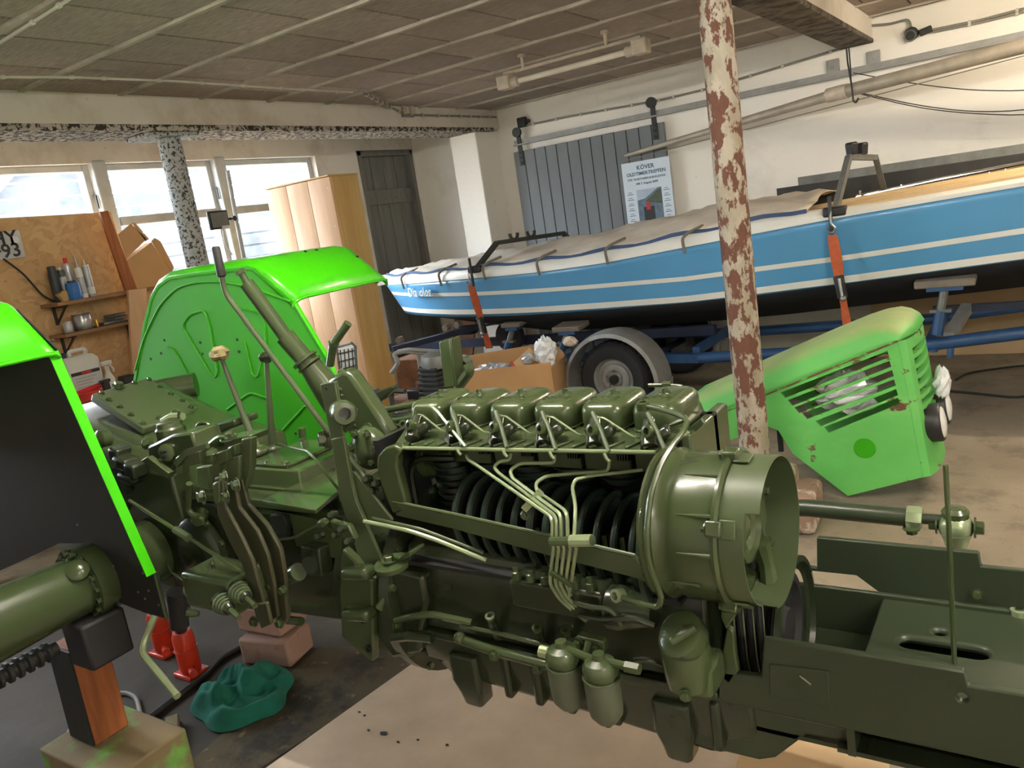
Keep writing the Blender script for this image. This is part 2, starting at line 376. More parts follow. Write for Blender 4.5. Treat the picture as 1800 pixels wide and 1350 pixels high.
def m_glass():
    m, N, L, b = newmat('dirty_glass'); nt = m.node_tree
    tr = nt.nodes.new('ShaderNodeBsdfTransparent'); tl = nt.nodes.new('ShaderNodeBsdfTranslucent'); gl = nt.nodes.new('ShaderNodeBsdfGlossy'); gl.inputs['Roughness'].default_value = .08
    tl.inputs[0].default_value = (.8, .86, .92, 1); tr.inputs[0].default_value = (.94, .96, .98, 1)
    v = coord(nt); f = ramp(nt, noise(nt, v, 3, 7, .7), [(.35, (.0,)*3), (.75, (.05,)*3)])
    x = nt.nodes.new('ShaderNodeMixShader'); L.new(f, x.inputs[0]); L.new(tr.outputs[0], x.inputs[1]); L.new(tl.outputs[0], x.inputs[2])
    y = nt.nodes.new('ShaderNodeMixShader'); y.inputs[0].default_value = .05; L.new(x.outputs[0], y.inputs[1]); L.new(gl.outputs[0], y.inputs[2])
    L.new(y.outputs[0], nt.nodes['Material Output'].inputs[0])
m_glass()
def m_emit(name, col, s):
    m, N, L, b = newmat(name); b.inputs['Base Color'].default_value = c4(col); b.inputs['Emission Color'].default_value = c4(col); b.inputs['Emission Strength'].default_value = s
m_emit('tube_lit', (1.0, .95, .86), 125)
m_emit('tube_lit_warm', (1.0, .86, .64), 110)
plain('tube_off', lin(226, 218, 200), .3)
plain('fixture', lin(196, 184, 166), .6, var=.2, scale=14)

# ------------------------------------------------------------------ room shell
XB, YW, ZC, XF, YL = -6.05, 7.5, 2.78, 4.2, -2.6
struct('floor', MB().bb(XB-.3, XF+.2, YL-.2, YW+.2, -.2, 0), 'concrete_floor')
wb_ = struct('wall_back', MB().bb(XB-.24, XB, YL-.2, YW+.2, 0, ZC+.2), 'plaster_dirty')
cut(wb_, MB().bb(XB-.5, XB+.2, .3, 5.93, 1.15, 2.54).bb(XB-.5, XB+.2, 6.56, 7.44, -.1, 2.56))
struct('wall_right', MB().bb(XB-.24, XF+.2, YW, YW+.2, 0, ZC+.2), 'plaster')
struct('wall_front', MB().bb(XF, XF+.2, YL, YW, 0, ZC+.2), 'plaster')
struct('wall_left', MB().bb(XB, XF, YL-.2, YL, 0, ZC+.2), 'plaster')
ceil = struct('ceiling', MB().bb(XB-.24, XF+.2, YL-.2, YW+.2, ZC+.03, ZC+.2), 'ceiling_joint')
PW, PL = .601, .5
proto = None; rest = MB(); k = -9
ys = [2.56+PW*i for i in range(-9, 9)]
for i, y in enumerate(ys):
    y1 = min(y+PW, YW); y0 = max(y, YL)
    if y1-y0 < .05: continue
    nx = 0
    x = XB+(.0 if i % 2 else -.25)
    while x < XF:
        x0 = max(x, XB); x1 = min(x+PL, XF); x += PL
        if x1-x0 < .06: continue
        mb = MB().bb(x0+.005, x1-.005, y0+.022, y1-.022, ZC, ZC+.035)
        if y > 1.2 and x0 < -.6: mb.build('ceiling_panel', 'ceiling_board', ceil, bevel=.006, seg=1)
        else: rest.v, rest.f = (rest.add(mb.v, mb.f)).v, rest.f
tag(rest.build('ceiling_panel_field', 'ceiling_board', ceil), kind='stuff')
for y in ys:                                    # mortar ribs between the rows of boards
    if y < YL or y > YW: continue
    mb = MB(); n = 40
    rings = []
    for j in range(n+1):
        xx = XB+(XF-XB)*j/n; wob = random.uniform(-.006, .006); h = random.uniform(.008, .016)
        rings.append([Vector((xx, y-.026+wob, ZC+.02)), Vector((xx, y-.014+wob, ZC-h)), Vector((xx, y+.014+wob, ZC-h)), Vector((xx, y+.026+wob, ZC+.02))])
    mb.ring_loft(rings).build('joint_rib', 'ceiling_joint', ceil)
# beams
t1 = struct('trim_1', MB().bb(-5.2, -4.82, YL, YW, 2.585, ZC+.04), 'beam_white', bevel=.012)
MB().bb(-5.21, -4.815, YL, 7.38, 2.56, 2.6).build('beam_soffit', 'beam_flaked', t1, bevel=.008)
t2 = struct('trim_2', MB().bb(-1.36, -1.11, YL, YW, 2.61, ZC+.04), 'beam_white', bevel=.012)
MB().bb(-1.365, -1.105, YL, 7.49, 2.59, 2.625).build('beam_soffit', 'beam_under', t2, bevel=.008)
pil = struct('trim_3', MB().bb(-5.2, -4.86, 7.08, YW, 0, 2.57), 'plaster', bevel=.01)
# windows in the back wall
def window(n, y0, y1):
    f = MB(); x0, x1 = XB-.16, XB-.06; z0, z1, zr = 1.15, 2.54, 2.09
    f.bb(x0, x1, y0, y0+.05, z0, z1).bb(x0, x1, y1-.05, y1, z0, z1).bb(x0, x1, y0+.05, y1-.05, z0, z0+.06).bb(x0, x1, y0+.05, y1-.05, z1-.05, z1)
    f.bb(x0, x1+.02, y0+.05, y1-.05, zr-.035, zr+.035)
    o = struct('window_%d' % n, f, 'window_frame', bevel=.006)
    MB().bb(XB-.115, XB-.11, y0+.045, y1-.045, zr+.03, z1-.045).build('pane', 'dirty_glass', o)
    MB().bb(XB-.115, XB-.11, y0+.045, y1-.045, z0+.055, zr-.03).build('pane', 'dirty_glass', o)
    ln = MB().bb(XB-.075, XB-.055, y0+.02, y1-.02, z0+.3, z0+.34)
    h = MB().tube([(XB-.05, y1-.02, 2.3), (XB-.02, y1-.02, 2.3), (XB-.02, y1-.02, 2.2)], .008, 6).build('latch', 'iron_dark', o)
for n, (a, b_) in enumerate(((.3, 1.38), (1.42, 2.44), (2.52, 3.6), (3.7, 4.72), (4.82, 5.92))): window(n+1, a, b_)
for n, y in enumerate((1.40, 2.48, 3.65, 4.77)):
    struct('trim_%d' % (n+4), MB().bb(XB-.2, XB+.015, y-.055, y+.055, 1.15, 2.56), 'window_frame', bevel=.01)
# back door with boards and a cross batten
d1 = struct('door_1', MB().bb(XB-.12, XB-.1, 6.6, 7.4, .02, 2.52), 'door_old')
for i in range(4): MB().bb(XB-.1, XB-.07, 6.6+.2*i+.004, 6.6+.2*(i+1)-.004, .03, 2.52).build('plank', 'door_old', d1, bevel=.004)
MB().bb(XB-.07, XB-.035, 6.62, 7.38, 2.0, 2.16).build('batten', 'door_old', d1, bevel=.005)
for i in range(4): MB().hexa((XB-.035, 6.7+.2*i, 2.06), (1, 0, 0), .008, .008, False).build('bolt', 'steel_dull', d1)
MB().bb(XB-.2, XB+.01, 6.54, 6.6, 0, 2.58).bb(XB-.2, XB+.01, 7.4, 7.46, 0, 2.58).bb(XB-.2, XB+.01, 6.54, 7.46, 2.52, 2.58).build('door_frame', 'door_old', d1, bevel=.006)
# sliding plank door on the right wall with track
d2 = struct('door_2', MB().bb(-4.64, -2.95, YW-.045, YW-.03, .05, 2.30), 'door_grey')
npl = 13; pwid = 1.71/npl
for i in range(npl):
    x0 = -4.65+pwid*i
    MB().bb(x0+.004, x0+pwid-.004, YW-.075, YW-.045, .05, 2.31-random.uniform(0, .006)).build('plank', 'door_grey', d2, bevel=.004)
for x in (-4.55, -3.03):
    MB().bb(x-.025, x+.025, YW-.09, YW-.075, 2.16, 2.52).build('hanger_strap', 'iron_dark', d2, bevel=.003)
    MB().lathe((x, YW-.12, 2.50), (0, 1, 0), [(.05, 0), (.05, .03), (.02, .03), (.02, .06)], 20).build('roller', 'iron_dark', d2)
    for z in (2.19, 2.24, 2.29): MB().hexa((x, YW-.09, z), (0, -1, 0), .009, .008).build('bolt', 'iron_dark', d2)
struct('trim_8', MB().bb(-4.62, XF-.1, YW-.075, YW-.045, 2.385, 2.425).bb(-4.62, XF-.1, YW-.1, YW-.045, 2.37, 2.382), 'galv')
for x in (-4.0, -2.2, -1.0, .4):
    pass
# cable conduits and wires clipped to walls and ceiling: each run is a thing with its clips
def conduit(name, pts, r, label, mat='cable_grey', clips=.35, clipmat='cable_white'):
    root = thing(name, Vector(pts[0]), label, 'cable')
    MB().tube(pts, r, 6, fillet=.04).build('cable_run', mat, root)
    acc = 0
    for a, b_ in zip(pts[:-1], pts[1:]):
        a = Vector(a); b_ = Vector(b_); L_ = (b_-a).length; t = clips*.5
        while t < L_:
            p = a+(b_-a)*t/L_; d = (b_-a).normalized()
            MB().lathe(p-d*.012, d, [(r*1.6, 0), (r*1.6, .02)], 8).build('clip', clipmat, root); t += clips
    return root
zc_ = ZC-.03
cp = lambda px, py: TZ(px, py, zc_)
conduit('ceiling_cable', [cp(-60, 135), cp(130, 136), cp(315, 143), cp(500, 156), cp(620, 162)], .007, 'thin white cable clipped along the ceiling just before the whitewashed beam', 'cable_white', .33)
conduit('ceiling_cable', [cp(-40, 100), cp(30, 56), cp(75, 28), cp(135, -10), cp(200, -60)], .007, 'thin white cable curving over the ceiling at the top left corner', 'cable_white', .3)
bx = -4.805
bp = lambda px, py: TX(px, py, bx)
conduit('beam_cable', [cp(640, 164), bp(690, 190), bp(712, 202), bp(760, 203), bp(800, 204), bp(872, 206)], .011, 'grey cable clipped along the right end of the whitewashed beam', 'cable_grey', .17, 'fixture')
rw = lambda px, py, d=.03: T(px, py, YW-d)
conduit('wall_cable', [rw(918, 222), rw(1000, 205), rw(1160, 176), rw(1240, 157), rw(1430, 100), rw(1500, 78)], .010, 'long grey cable clipped high on the white wall above the door track', 'cable_grey', .28)
conduit('wall_cable', [rw(1530, 45), rw(1565, 42), rw(1598, 33), rw(1602, 50)], .009, 'short grey cable running from the right beam down to a junction box', 'cable_grey', .4)
conduit('wall_cable', [rw(1640, 52), rw(1720, 36), rw(1800, 15), Vector((4.1, YW-.03, rw(1800, 15).z))], .009, 'upper of two grey cables leaving the dark junction box to the right', 'cable_grey', .5)
conduit('wall_cable', [rw(1640, 56), rw(1720, 40), rw(1800, 21), Vector((4.1, YW-.03, rw(1800, 21).z))], .009, 'lower of two grey cables leaving the dark junction box to the right', 'cable_grey', .5)
jb = thing('junction_box', rw(1615, 58), 'dark round junction box with glands on the white wall right of the beam', 'junction box')
p = rw(1603, 60, 0); MB().lathe(p, (0, -1, 0), [(.05, 0), (.05, .05), (.044, .06)], 16).build('box_body', 'iron_dark', jb)
p = rw(1628, 55, 0); MB().box(p+Vector((0, -.03, 0)), (.09, .05, .05), Matrix.Rotation(R(-12), 3, 'Y')).build('switch_block', 'iron_dark', jb, bevel=.008)
MB().torus(rw(1600, 63, .06), (0, 1, 0), .04, .006, 16, 6).build('cover_ring', 'steel_dull', jb)
jb2 = thing('junction_box', rw(918, 218), 'small black junction box in the corner where the beam meets the wall', 'junction box')
p = rw(918, 215, .03); MB().box(p, (.10, .06, .10)).build('box_body', 'iron_dark', jb2, bevel=.01)
MB().cyl(p+Vector((.05, 0, 0)), p+Vector((.09, 0, 0)), .018).build('gland', 'black_plastic', jb2)
jb3 = thing('junction_box', bp(715, 195), 'small grimy junction box on the beam where the cable comes down', 'junction box')
for px in (710, 724): p = bp(px, 193); MB().box(p, (.03, .05, .09)).build('box_body', 'fixture', jb3, bevel=.008)
p = bp(717, 203); MB().box(p, (.03, .16, .03)).build('terminal_strip', 'cable_grey', jb3, bevel=.006)

# fluorescent lights: the unlit one in view and the lit ones further along the ceiling
def tube_light(name, x0, x1, y, label, lit=None, drop=.16):
    L_ = thing(name, (x0, y, ZC), label, 'ceiling light')
    z = ZC-drop
    for x, s in ((x0, 1), (x1, -1)):
        MB().bb(x, x+.11*s, y-.05, y+.05, z-.05, z+.05).build('end_housing', 'fixture', L_, bevel=.014)
        MB().lathe((x+.11*s, y, z-.012), (s, 0, 0), [(.036, 0), (.036, .05), (.026, .06)], 18).build('end_socket', 'fixture', L_)
    MB().lathe((x0+.13, y, z-.012), (1, 0, 0), [(.012, 0), (.02, .004), (.02, x1-x0-.264), (.012, x1-x0-.26)], 14).build('tube', lit or 'tube_off', L_)
    MB().tube([(x0+.05, y, z+.06), (x1-.05, y, z+.06)], .012, 8).build('carrier_pipe', 'fixture', L_)
    for x in (x0+.22, x1-.3):
        MB().cyl((x, y, z+.05), (x, y, ZC+.01), .012).lathe((x, y, ZC-.02), (0, 0, 1), [(.03, 0), (.03, .02)], 14).build('hanger', 'fixture', L_)
    return L_
pl_, pr_ = TZ(878, 148, ZC-.16), TZ(1140, 78, ZC-.16)
tube_light('fluorescent_light', pl_.x, pr_.x, (pl_.y+pr_.y)/2, 'unlit fluorescent tube light under the ceiling above the grey plank door')
tube_light('fluorescent_light', .1, 1.6, 5.6, 'lit fluorescent tube light over the stern of the boat', 'tube_lit_warm')
tube_light('fluorescent_light', .5, 2.0, 1.35, 'lit fluorescent tube light beyond the front of the tractor', 'tube_lit')
tube_light('fluorescent_light', -2.2, -.7, 1.35, 'lit fluorescent tube light over the middle of the tractor', 'tube_lit')
tube_light('fluorescent_light', 1.6, 3.1, -.9, 'lit fluorescent tube light near the front wall', 'tube_lit')

# columns
c = thing('support_column', (-1.2, 3.78, 0), 'round steel column with flaking pale paint and brown rust between engine and bonnet', 'column')
MB().lathe((-1.2, 3.78, 0), (0, 0, 1), [(.0735, .0)]+[(.0735, 2.59*i/24) for i in range(1, 25)], 28).build('column_shaft', 'rust_post', c)
MB().bb(-1.33, -1.07, 3.65, 3.91, 2.575, 2.592).build('head_plate', 'rust_post', c)
f_ = MB(); rng = random.Random(3)
for (dx, dy, sx, sy, sz) in ((0, 0, .5, .42, .16), (.02, -.05, .34, .3, .26), (-.1, .1, .3, .3, .22), (.2, -.12, .22, .2, .2)):
    f_.box((-1.2+dx, 3.78+dy, sz/2), (sx, sy, sz), Matrix.Rotation(rng.uniform(-.4, .4), 3, 'Z'))
f_.build('masonry_footing', 'rough_masonry', c, bevel=.03)
c = thing('support_column', (-5.0, 3.57, 0), 'round speckled grey column under the beam before the windows', 'column')
MB().lathe((-5.0, 3.57, 0), (0, 0, 1), [(.078, 2.56*i/20) for i in range(21)], 26).build('column_shaft', 'speckled_post', c)
MB().bb(-5.14, -4.86, 3.33, 3.72, 2.535, 2.56).build('head_plate', 'speckled_post', c, bevel=.004)

# the long pipe leaning along the wall and its hook, slack wires
pa, pb_, pc_ = T(1098, 274, 7.36), T(1480, 162, 6.95), T(1850, 68, 6.5)
pc_ = pc_+(pc_-pb_).normalized()*2.2
c = thing('mast_pole', pa, 'long pale grey mast pole slung below the beam and sloping along the white wall', 'pole')
MB().tube([pa, pa+(pb_-pa)*.03, pb_], [.012, .02, .042], 14).build('mast_tip', 'pole_grey_pipe', c)
MB().tube([pb_, pc_], .05, 16).build('mast_shaft', 'pole_grey_pipe', c)
MB().tube([pb_-(pc_-pb_).normalized()*.12, pb_+(pc_-pb_).normalized()*.05], .056, 14).build('mast_collar', 'fixture', c)
MB().tube([pa+Vector((0, -.02, -.05)), pb_+Vector((0, -.02, -.09)), T(1800, 98, 6.45)], .004, 5).build('shroud_wire', 'cable_grey', c)
hk = thing('wire_hook', T(1490, 85, 6.93), 'bent wire hook hanging from the beam end and carrying the mast pole', 'hook')
MB().tube([T(1488, 84, 6.93), T(1490, 110, 6.92), T(1497, 150, 6.86), T(1500, 178, 6.85), T(1505, 181, 6.85), T(1509, 172, 6.85)], .007, 6, fillet=.02).build('hook_wire', 'iron_dark', hk)
MB().tube([T(1492, 84, 6.95), T(1495, 120, 6.93), T(1496, 148, 7.0)], .006, 6).build('hook_strand', 'iron_dark', hk)
def wire(label, pts, r=.004):
    o = thing('slack_wire', pts[0], label, 'wire'); MB().tube(pts, r, 5, fillet=.3).build('strand', 'iron_dark', o); return o
wire('upper thin slack wire sagging across the white wall right of the hook', [T(1500, 128, 7.2), T(1580, 143, 7.2), T(1660, 154, 7.2), T(1720, 159, 7.2), T(1830, 160, 7.2), Vector((2.5, 7.3, 2.35)), Vector((4.1, 7.45, 2.5))])
wire('middle thin slack wire sagging below the mast pole on the wall', [T(1512, 163, 7.0), T(1620, 187, 7.1), T(1720, 198, 7.2), T(1830, 192, 7.2), Vector((2.5, 7.3, 2.25)), Vector((4.1, 7.45, 2.45))])
wire('lowest thin slack wire sagging below the mast pole on the wall', [T(1512, 165, 6.98), T(1620, 191, 7.08), T(1720, 201, 7.18), T(1830, 203, 7.2), Vector((2.5, 7.3, 2.15)), Vector((4.1, 7.45, 2.35))])
for px, py in ((1465, 118), (1536, 103)):
    b = thing('wall_bracket', T(px, py, YW), 'grey angle bracket on the wall above the track, %s the hook' % ('left of' if px < 1500 else 'right of'), 'bracket')
    p = T(px, py, YW); MB().bb(p.x-.05, p.x+.05, YW-.03, YW+.0, p.z-.07, p.z+.06).build('bracket_plate', 'galv', b, bevel=.006)
    MB().hexa((p.x, YW-.03, p.z), (0, -1, 0), .012, .01).build('bolt', 'galv', b)
# poster on the sliding door
px0 = T(1092, 289, YW-.08); px1 = T(1174, 275, YW-.08); 
pw_, ph_ = .50, .72
po = thing('poster', (px0.x+pw_/2, YW-.085, px0.z-ph_), 'pale printed poster with a tractor picture taped to the grey plank door', 'poster')
xa, za = px0.x, px0.z
plain('poster_paper', lin(206, 220, 232), .35, var=.04); plain('poster_ink', lin(60, 96, 122), .5, var=.05); plain('photo_water', lin(96, 116, 132), .4, var=.3, scale=30); plain('photo_hill', lin(72, 84, 66), .4, var=.3, scale=24); plain('photo_sky', lin(168, 186, 206), .4)
MB().bb(xa, xa+pw_, YW-.084, YW-.08, za-ph_, za).build('sheet', 'poster_paper', po)
yt = YW-.0855
for s_, sz, dz in (('KÖVER', .058, .062), ('OLDTIMERTREFFEN', .047, .118), ('FÜR TRAKTOREN & BULLDOGS', .028, .168), ('AM 7. August 2009', .03, .212)):
    put_text(s_, sz, 'headline', 'poster_ink', po, (xa+pw_/2, yt, za-dz), (1, 0, 0), (0, 0, 1), .0006, True)
fx0, fx1, fz1, fz0 = xa+.13, xa+.39, za-.27, za-.62
ph = MB().bb(fx0, fx1, yt, yt+.002, fz0, fz1).build('photo', 'photo_water', po)
MB().prism([(fx0+.08, yt-.001, fz1-.12), (fx1, yt-.001, fz1-.16), (fx1, yt-.001, fz1-.01), (fx1-.05, yt-.001, fz1-.03)], (0, .001, 0)).build('photo_hill', 'photo_hill', ph)
MB().prism([(fx0, yt-.001, fz1), (fx1-.03, yt-.001, fz1), (fx0+.08, yt-.001, fz1-.09), (fx0, yt-.001, fz1-.1)], (0, .001, 0)).build('photo_sky', 'photo_sky', ph)
MB().bb(fx0+.06, fx0+.17, yt-.002, yt, fz1-.3, fz1-.17).build('photo_machine', 'label_dark', ph)
MB().bb(fx0+.09, fx0+.13, yt-.003, yt-.001, fz1-.2, fz1-.13).build('photo_rider', 'red_print', ph)
for sx in (xa+.03, xa+.41):
    for k in range(6):
        z = za-.29-.052*k
        MB().bb(sx, sx+.065, yt, yt+.001, z-.018, z-.012).bb(sx+.01, sx+.05, yt, yt+.001, z, z+.005).build('small_print', 'poster_ink', po)

# view outside the windows: yard and a pale clapboard house
struct('ground_outside', MB().bb(-60, XB-.3, -40, 50, -.25, -.12), 'concrete_floor')
hs = thing('neighbour_house', (-12.5, 7.5, -.12), 'pale clapboard gable of the neighbouring house seen through the windows', 'house')
plain('clapboard', lin(40, 44, 52), .7); plain('house_roof', lin(74, 78, 84), .8)
hx = -12.2
def hy(z): return 4.4+(z-2.1)*1.15 if z > 2.1 else 4.4
for i in range(22):
    z0, z1 = .1+.22*i, .1+.22*(i+1)-.03
    ya, yb2 = hy(z0), 11.5
    MB().prism([(hx, hy(z0), z0), (hx, 11.5, z0), (hx, 11.5, z1), (hx, hy(z1), z1)], (.03, 0, 0)).build('clapboard', 'clapboard', hs)
MB().bb(hx-4, hx-.01, 4.5, 11.4, -.12, 2.2).build('house_wall', 'clapboard', hs)
MB().prism([(hx+.25, 3.9, 1.7), (hx+.25, 10, 7.0), (hx+.25, 10.1, 6.85), (hx+.25, 4.0, 1.55)], (-4.5, 0, 0)).build('house_roof', 'house_roof', hs)
# ------------------------------------------------------------------ the boat
YC, HB, XBOW = 6.2, .78, -5.66
def yside(x, top=1.0):
    u = min(1, max(0, (x-XBOW)/2.9)); return YC-HB*(1-(1-u)**2.0)**.8*top
def onhull(px, py, inset=0.0):
    y = 5.5
    for _ in range(25):
        p = T(px, py, y); y = .5*y+.5*(yside(p.x)+inset)
    return T(px, py, y)
def interp(tab, x):
    if x <= tab[0][0]: return tab[0][1]+(tab[1][1]-tab[0][1])*(x-tab[0][0])/(tab[1][0]-tab[0][0])
    for (a, za), (b, zb) in zip(tab[:-1], tab[1:]):
        if x <= b: return za+(zb-za)*(x-a)/(b-a)
    (a, za), (b, zb) = tab[-2:]; return za+(zb-za)*(x-a)/(b-a)
def hull_tab(pts, inset=0.0):
    q = [onhull(px, py, inset) for px, py in pts]; return sorted((p.x, p.z) for p in q)
sheer = hull_tab([(686, 499), (760, 494), (827, 488), (947, 477), (1067, 460), (1200, 434), (1317, 411), (1490, 378), (1800, 325)])
str1 = hull_tab([(694, 517), (840, 517), (1000, 508), (1200, 492), (1327, 475), (1483, 455), (1800, 407)])
str2 = hull_tab([(706, 545), (843, 549), (933, 546), (1200, 528), (1328, 513), (1493, 492), (1800, 450)], .04)
chine = hull_tab([(711, 553), (900, 556), (1200, 534), (1333, 520), (1800, 458)], .06)
XST = 1.1
BL = thing('motor_boat', ((XBOW+XST)/2, YC, .6), 'sky-blue open motor boat with two white stripes and a grey tarpaulin on its trailer', 'boat')
def zkeel(x): return interp(chine, x)-.26*min(1, max(0, (x-XBOW)/2.0))
xs = [XBOW+(XST-XBOW)*(i/44)**1.15 for i in range(45)]
def rake(x, z):     # the stem leans aft towards the keel
    k = max(0, 1-(x-XBOW)/1.2); return x+k*.62*max(0, interp(sheer, XBOW)-z)
def hullpt(x, z, side, out=0.0):
    zs, zc2 = interp(sheer, x), interp(chine, x)
    t = max(0, min(1, (zs-z)/(zs-zc2))); yy = YC-(YC-yside(x)+out)*(1-.13*t)
    if side < 0: yy = 2*YC-yy
    return Vector((rake(x, z), yy, z))
def band(name, za, zb, mat, parent, n=3, out=0.0, sides=(1, -1), x0=0, x1=None):
    for s in sides:
        rings = []
        for x in xs[x0:x1]:
            a, b = za(x), zb(x)
            rings.append([hullpt(x, a+(b-a)*j/n, s, out) for j in range(n+1)])
        mb = MB(); m = n+1
        for r in rings: mb.v += r
        for i in range(len(rings)-1):
            for j in range(n): mb.f.append((i*m+j, i*m+j+1, (i+1)*m+j+1, (i+1)*m+j))
        o = mb.build(name, mat, parent)
    return o
S1 = lambda x: interp(str1, x); S2 = lambda x: interp(str2, x); SH = lambda x: interp(sheer, x); CH = lambda x: interp(chine, x)
hull = MB()                                                     # skin: sheer > chine > keel > chine > sheer
rings = []
for x in xs:
    a = [hullpt(x, SH(x)+(CH(x)-SH(x))*j/8, 1) for j in range(9)]
    kz = zkeel(x); kx = rake(x, CH(x))+.25*max(0, 1-(x-XBOW)/.8)
    kp = Vector((kx, YC, kz)); mid = (a[-1]+kp)/2
    half = a; right = [Vector((p.x, 2*YC-p.y, p.z)) for p in a][::-1]
    rings.append((half, mid, kp, right))
def skin(seq, mat, name):
    mb = MB(); m = len(seq[0])
    for r in seq: mb.v += r
    for i in range(len(seq)-1):
        for j in range(m-1): mb.f.append((i*m+j, i*m+j+1, (i+1)*m+j+1, (i+1)*m+j))
    return mb.build(name, mat, BL, solid=.012)
skin([r[0] for r in rings], 'hull_blue', 'topside')
skin([r[3] for r in rings], 'hull_blue', 'topside')
skin([[r[0][-1], r[1], r[2], Vector((r[1].x, 2*YC-r[1].y, r[1].z)), r[3][0]] for r in rings], 'hull_black', 'hull_bottom')
last = rings[-1]; MB().prism(last[0]+[last[2]]+last[3], (.03, 0, 0)).build('transom', 'hull_blue', BL)
band('stripe', lambda x: S1(x)+.017, lambda x: S1(x)-.017, 'hull_white', BL, 1, .012, (1, -1), 1)
band('stripe', lambda x: S2(x)+.024, lambda x: S2(x)-.022, 'hull_white', BL, 1, .012, (1, -1), 1)
# white gunwale moulding, boat name
def gun(s):
    mb = MB(); rg = []
    for x in xs:
        p = hullpt(x, SH(x), s, .02); k = .09 if x < -1.6 else .09-.05*min(1, (x+1.6)/.8); i = Vector((0, .05*s, 0))
        rg.append([p+Vector((0, 0, -.006)), p+Vector((0, 0, k*.45)), p+i+Vector((0, 0, k)), p+i*3+Vector((0, 0, k*1.05)), p+i*3+Vector((0, 0, -.006))])
    return mb.ring_loft(rg).build('gunwale', 'hull_white', BL, smooth=50)
gun(1); gun(-1)
n0, n1 = onhull(724, 514), onhull(766, 514)
nd = (n1-n0); nd.z = 0; nd.normalize(); nm = Vector((nd.y, -nd.x, 0))
nc = (n0+n1)/2+nm*.03
MB().prism([nc-nd*.19+Vector((0, 0, -.03)), nc+nd*.19+Vector((0, 0, -.03)), nc+nd*.19+Vector((0, 0, .03)), nc-nd*.19+Vector((0, 0, .03))], nm*.003).build('name_patch', 'hull_blue', BL)
for wd_, du in (('Dia', -.14), ('olos.', .10)): put_text(wd_, .125, 'boat_name', 'hull_white', BL, nc+nd*du+nm*.006+Vector((0, 0, .005)), nd, (0, 0, 1), .002, False, .95)
# timber deck and coaming aft of the tarpaulin
def deck(xa, xb, inset0, inset1, dz, mat, name, thick=.02):
    mb = MB(); rg = []
    for x in [xa+(xb-xa)*i/12 for i in range(13)]:
        p0 = hullpt(x, SH(x), 1); z = SH(x)+dz
        rg.append([Vector((p0.x, p0.y+inset0, z)), Vector((p0.x, p0.y+inset1, z+.02)), Vector((p0.x, p0.y+inset1, z-thick)), Vector((p0.x, p0.y+inset0, z-thick))])
    return mb.ring_loft(rg).build(name, mat, BL)
deck(-1.75, XST, .03, .2, .055, 'boat_timber', 'side_deck', .05)
deck(-1.5, XST, .18, .21, .075, 'boat_timber', 'coaming', .1)
mb = MB(); 
MB().bb(-1.5, XST, YC-.45, YC+.5, 1.0, 1.1).build('cockpit_sole', 'boat_timber', BL)
MB().bb(-1.55, -1.5, YC-.55, YC+.6, 1.0, 1.38).build('cockpit_bulkhead', 'boat_timber', BL)
MB().bb(-1.6, XST, YC+.55, YC+.6, 1.2, 1.62).build('far_coaming', 'steel_dull', BL)
# handrail with stanchions
hr = [T(1505, 346, 5.95), T(1560, 335, 5.95), T(1650, 316, 5.95), T(1800, 287, 5.95), T(1900, 268, 5.95)]
MB().tube(hr, .014, 10).build('handrail', 'chrome', BL)
for px, py in ((1512, 349), (1585, 338), (1660, 325), (1740, 310), (1768, 305)):
    p = T(px, py-14, 5.95); MB().cyl(p, p+Vector((0, 0, -.10)), .009, n=8).lathe(p+Vector((0, 0, -.1)), (0, 0, 1), [(.02, 0), (.02, .012)], 10).build('stanchion', 'chrome', BL)
MB().bb(-1.72, XST, YC+.35, YC+.38, 1.36, 1.56).build('windscreen_board', 'iron_dark', BL)
# tarpaulin with folds and lashings
tp = MB(); rg = []; nT = 17; rr_ = random.Random(5)
txs = [XBOW+.12+(-1.25-XBOW-.12)*i/46 for i in range(47)]
crest = hull_tab([(700, 484), (760, 474), (830, 460), (900, 452), (1000, 436), (1060, 415), (1150, 396), (1240, 388), (1330, 388)])
for i, x in enumerate(txs):
    z0 = SH(x)+.075; ya = yside(x)+.02; yb_ = 2*YC-ya
    hc = .03+.12*min(1, max(0, x-XBOW-.1)/3.0); hc *= (1 if x < -1.9 else max(.5, 1-(x+1.9)*.7))
    row = []
    for j in range(nT):
        t = j/(nT-1); prof = math.sin(PI*t)**.8
        fold = .016*math.sin(9*x+5*t*PI)*prof+.010*math.sin(23*x-11*t)*prof
        row.append(Vector((x+.02*math.sin(14*t), ya+(yb_-ya)*t, z0+hc*prof+fold)))
    rg.append(row)
m = nT
for r in rg: tp.v += r
for i in range(len(rg)-1):
    for j in range(m-1): tp.f.append((i*m+j, i*m+j+1, (i+1)*m+j+1, (i+1)*m+j))
tarp = tp.build('tarpaulin', 'tarp', BL, solid=.006, smooth=80)
hem = MB(); hem.tube([hullpt(x, SH(x)+.085, 1, .0)+Vector((0, .02, .012*math.sin(11*x))) for x in txs], .014, 6).build('hem', 'tarp_blue', tarp)
for px, py in ((712, 492), (778, 486), (855, 475), (950, 466), (1070, 446), (1205, 426)):
    p = onhull(px, py+6)+Vector((0, -.03, 0)); q = p+Vector((.10, .14, .12)); r_ = p+Vector((.04, .0, .09))
    MB().tube([p+Vector((0, 0, -.05)), p+Vector((0, -.02, .06)), r_, q], .011, 7, fillet=.03).build('lashing', 'fabric_dust', tarp)
# white rope from the mast crutch to the tarpaulin
MB().tube([T(1452, 386, 5.62), T(1440, 384, 5.62), T(1360, 371, 5.9)], .007, 6).tube([T(1446, 386, 5.6), T(1447, 420, 5.58)], .008, 6).build('rope', 'cable_white', tarp)

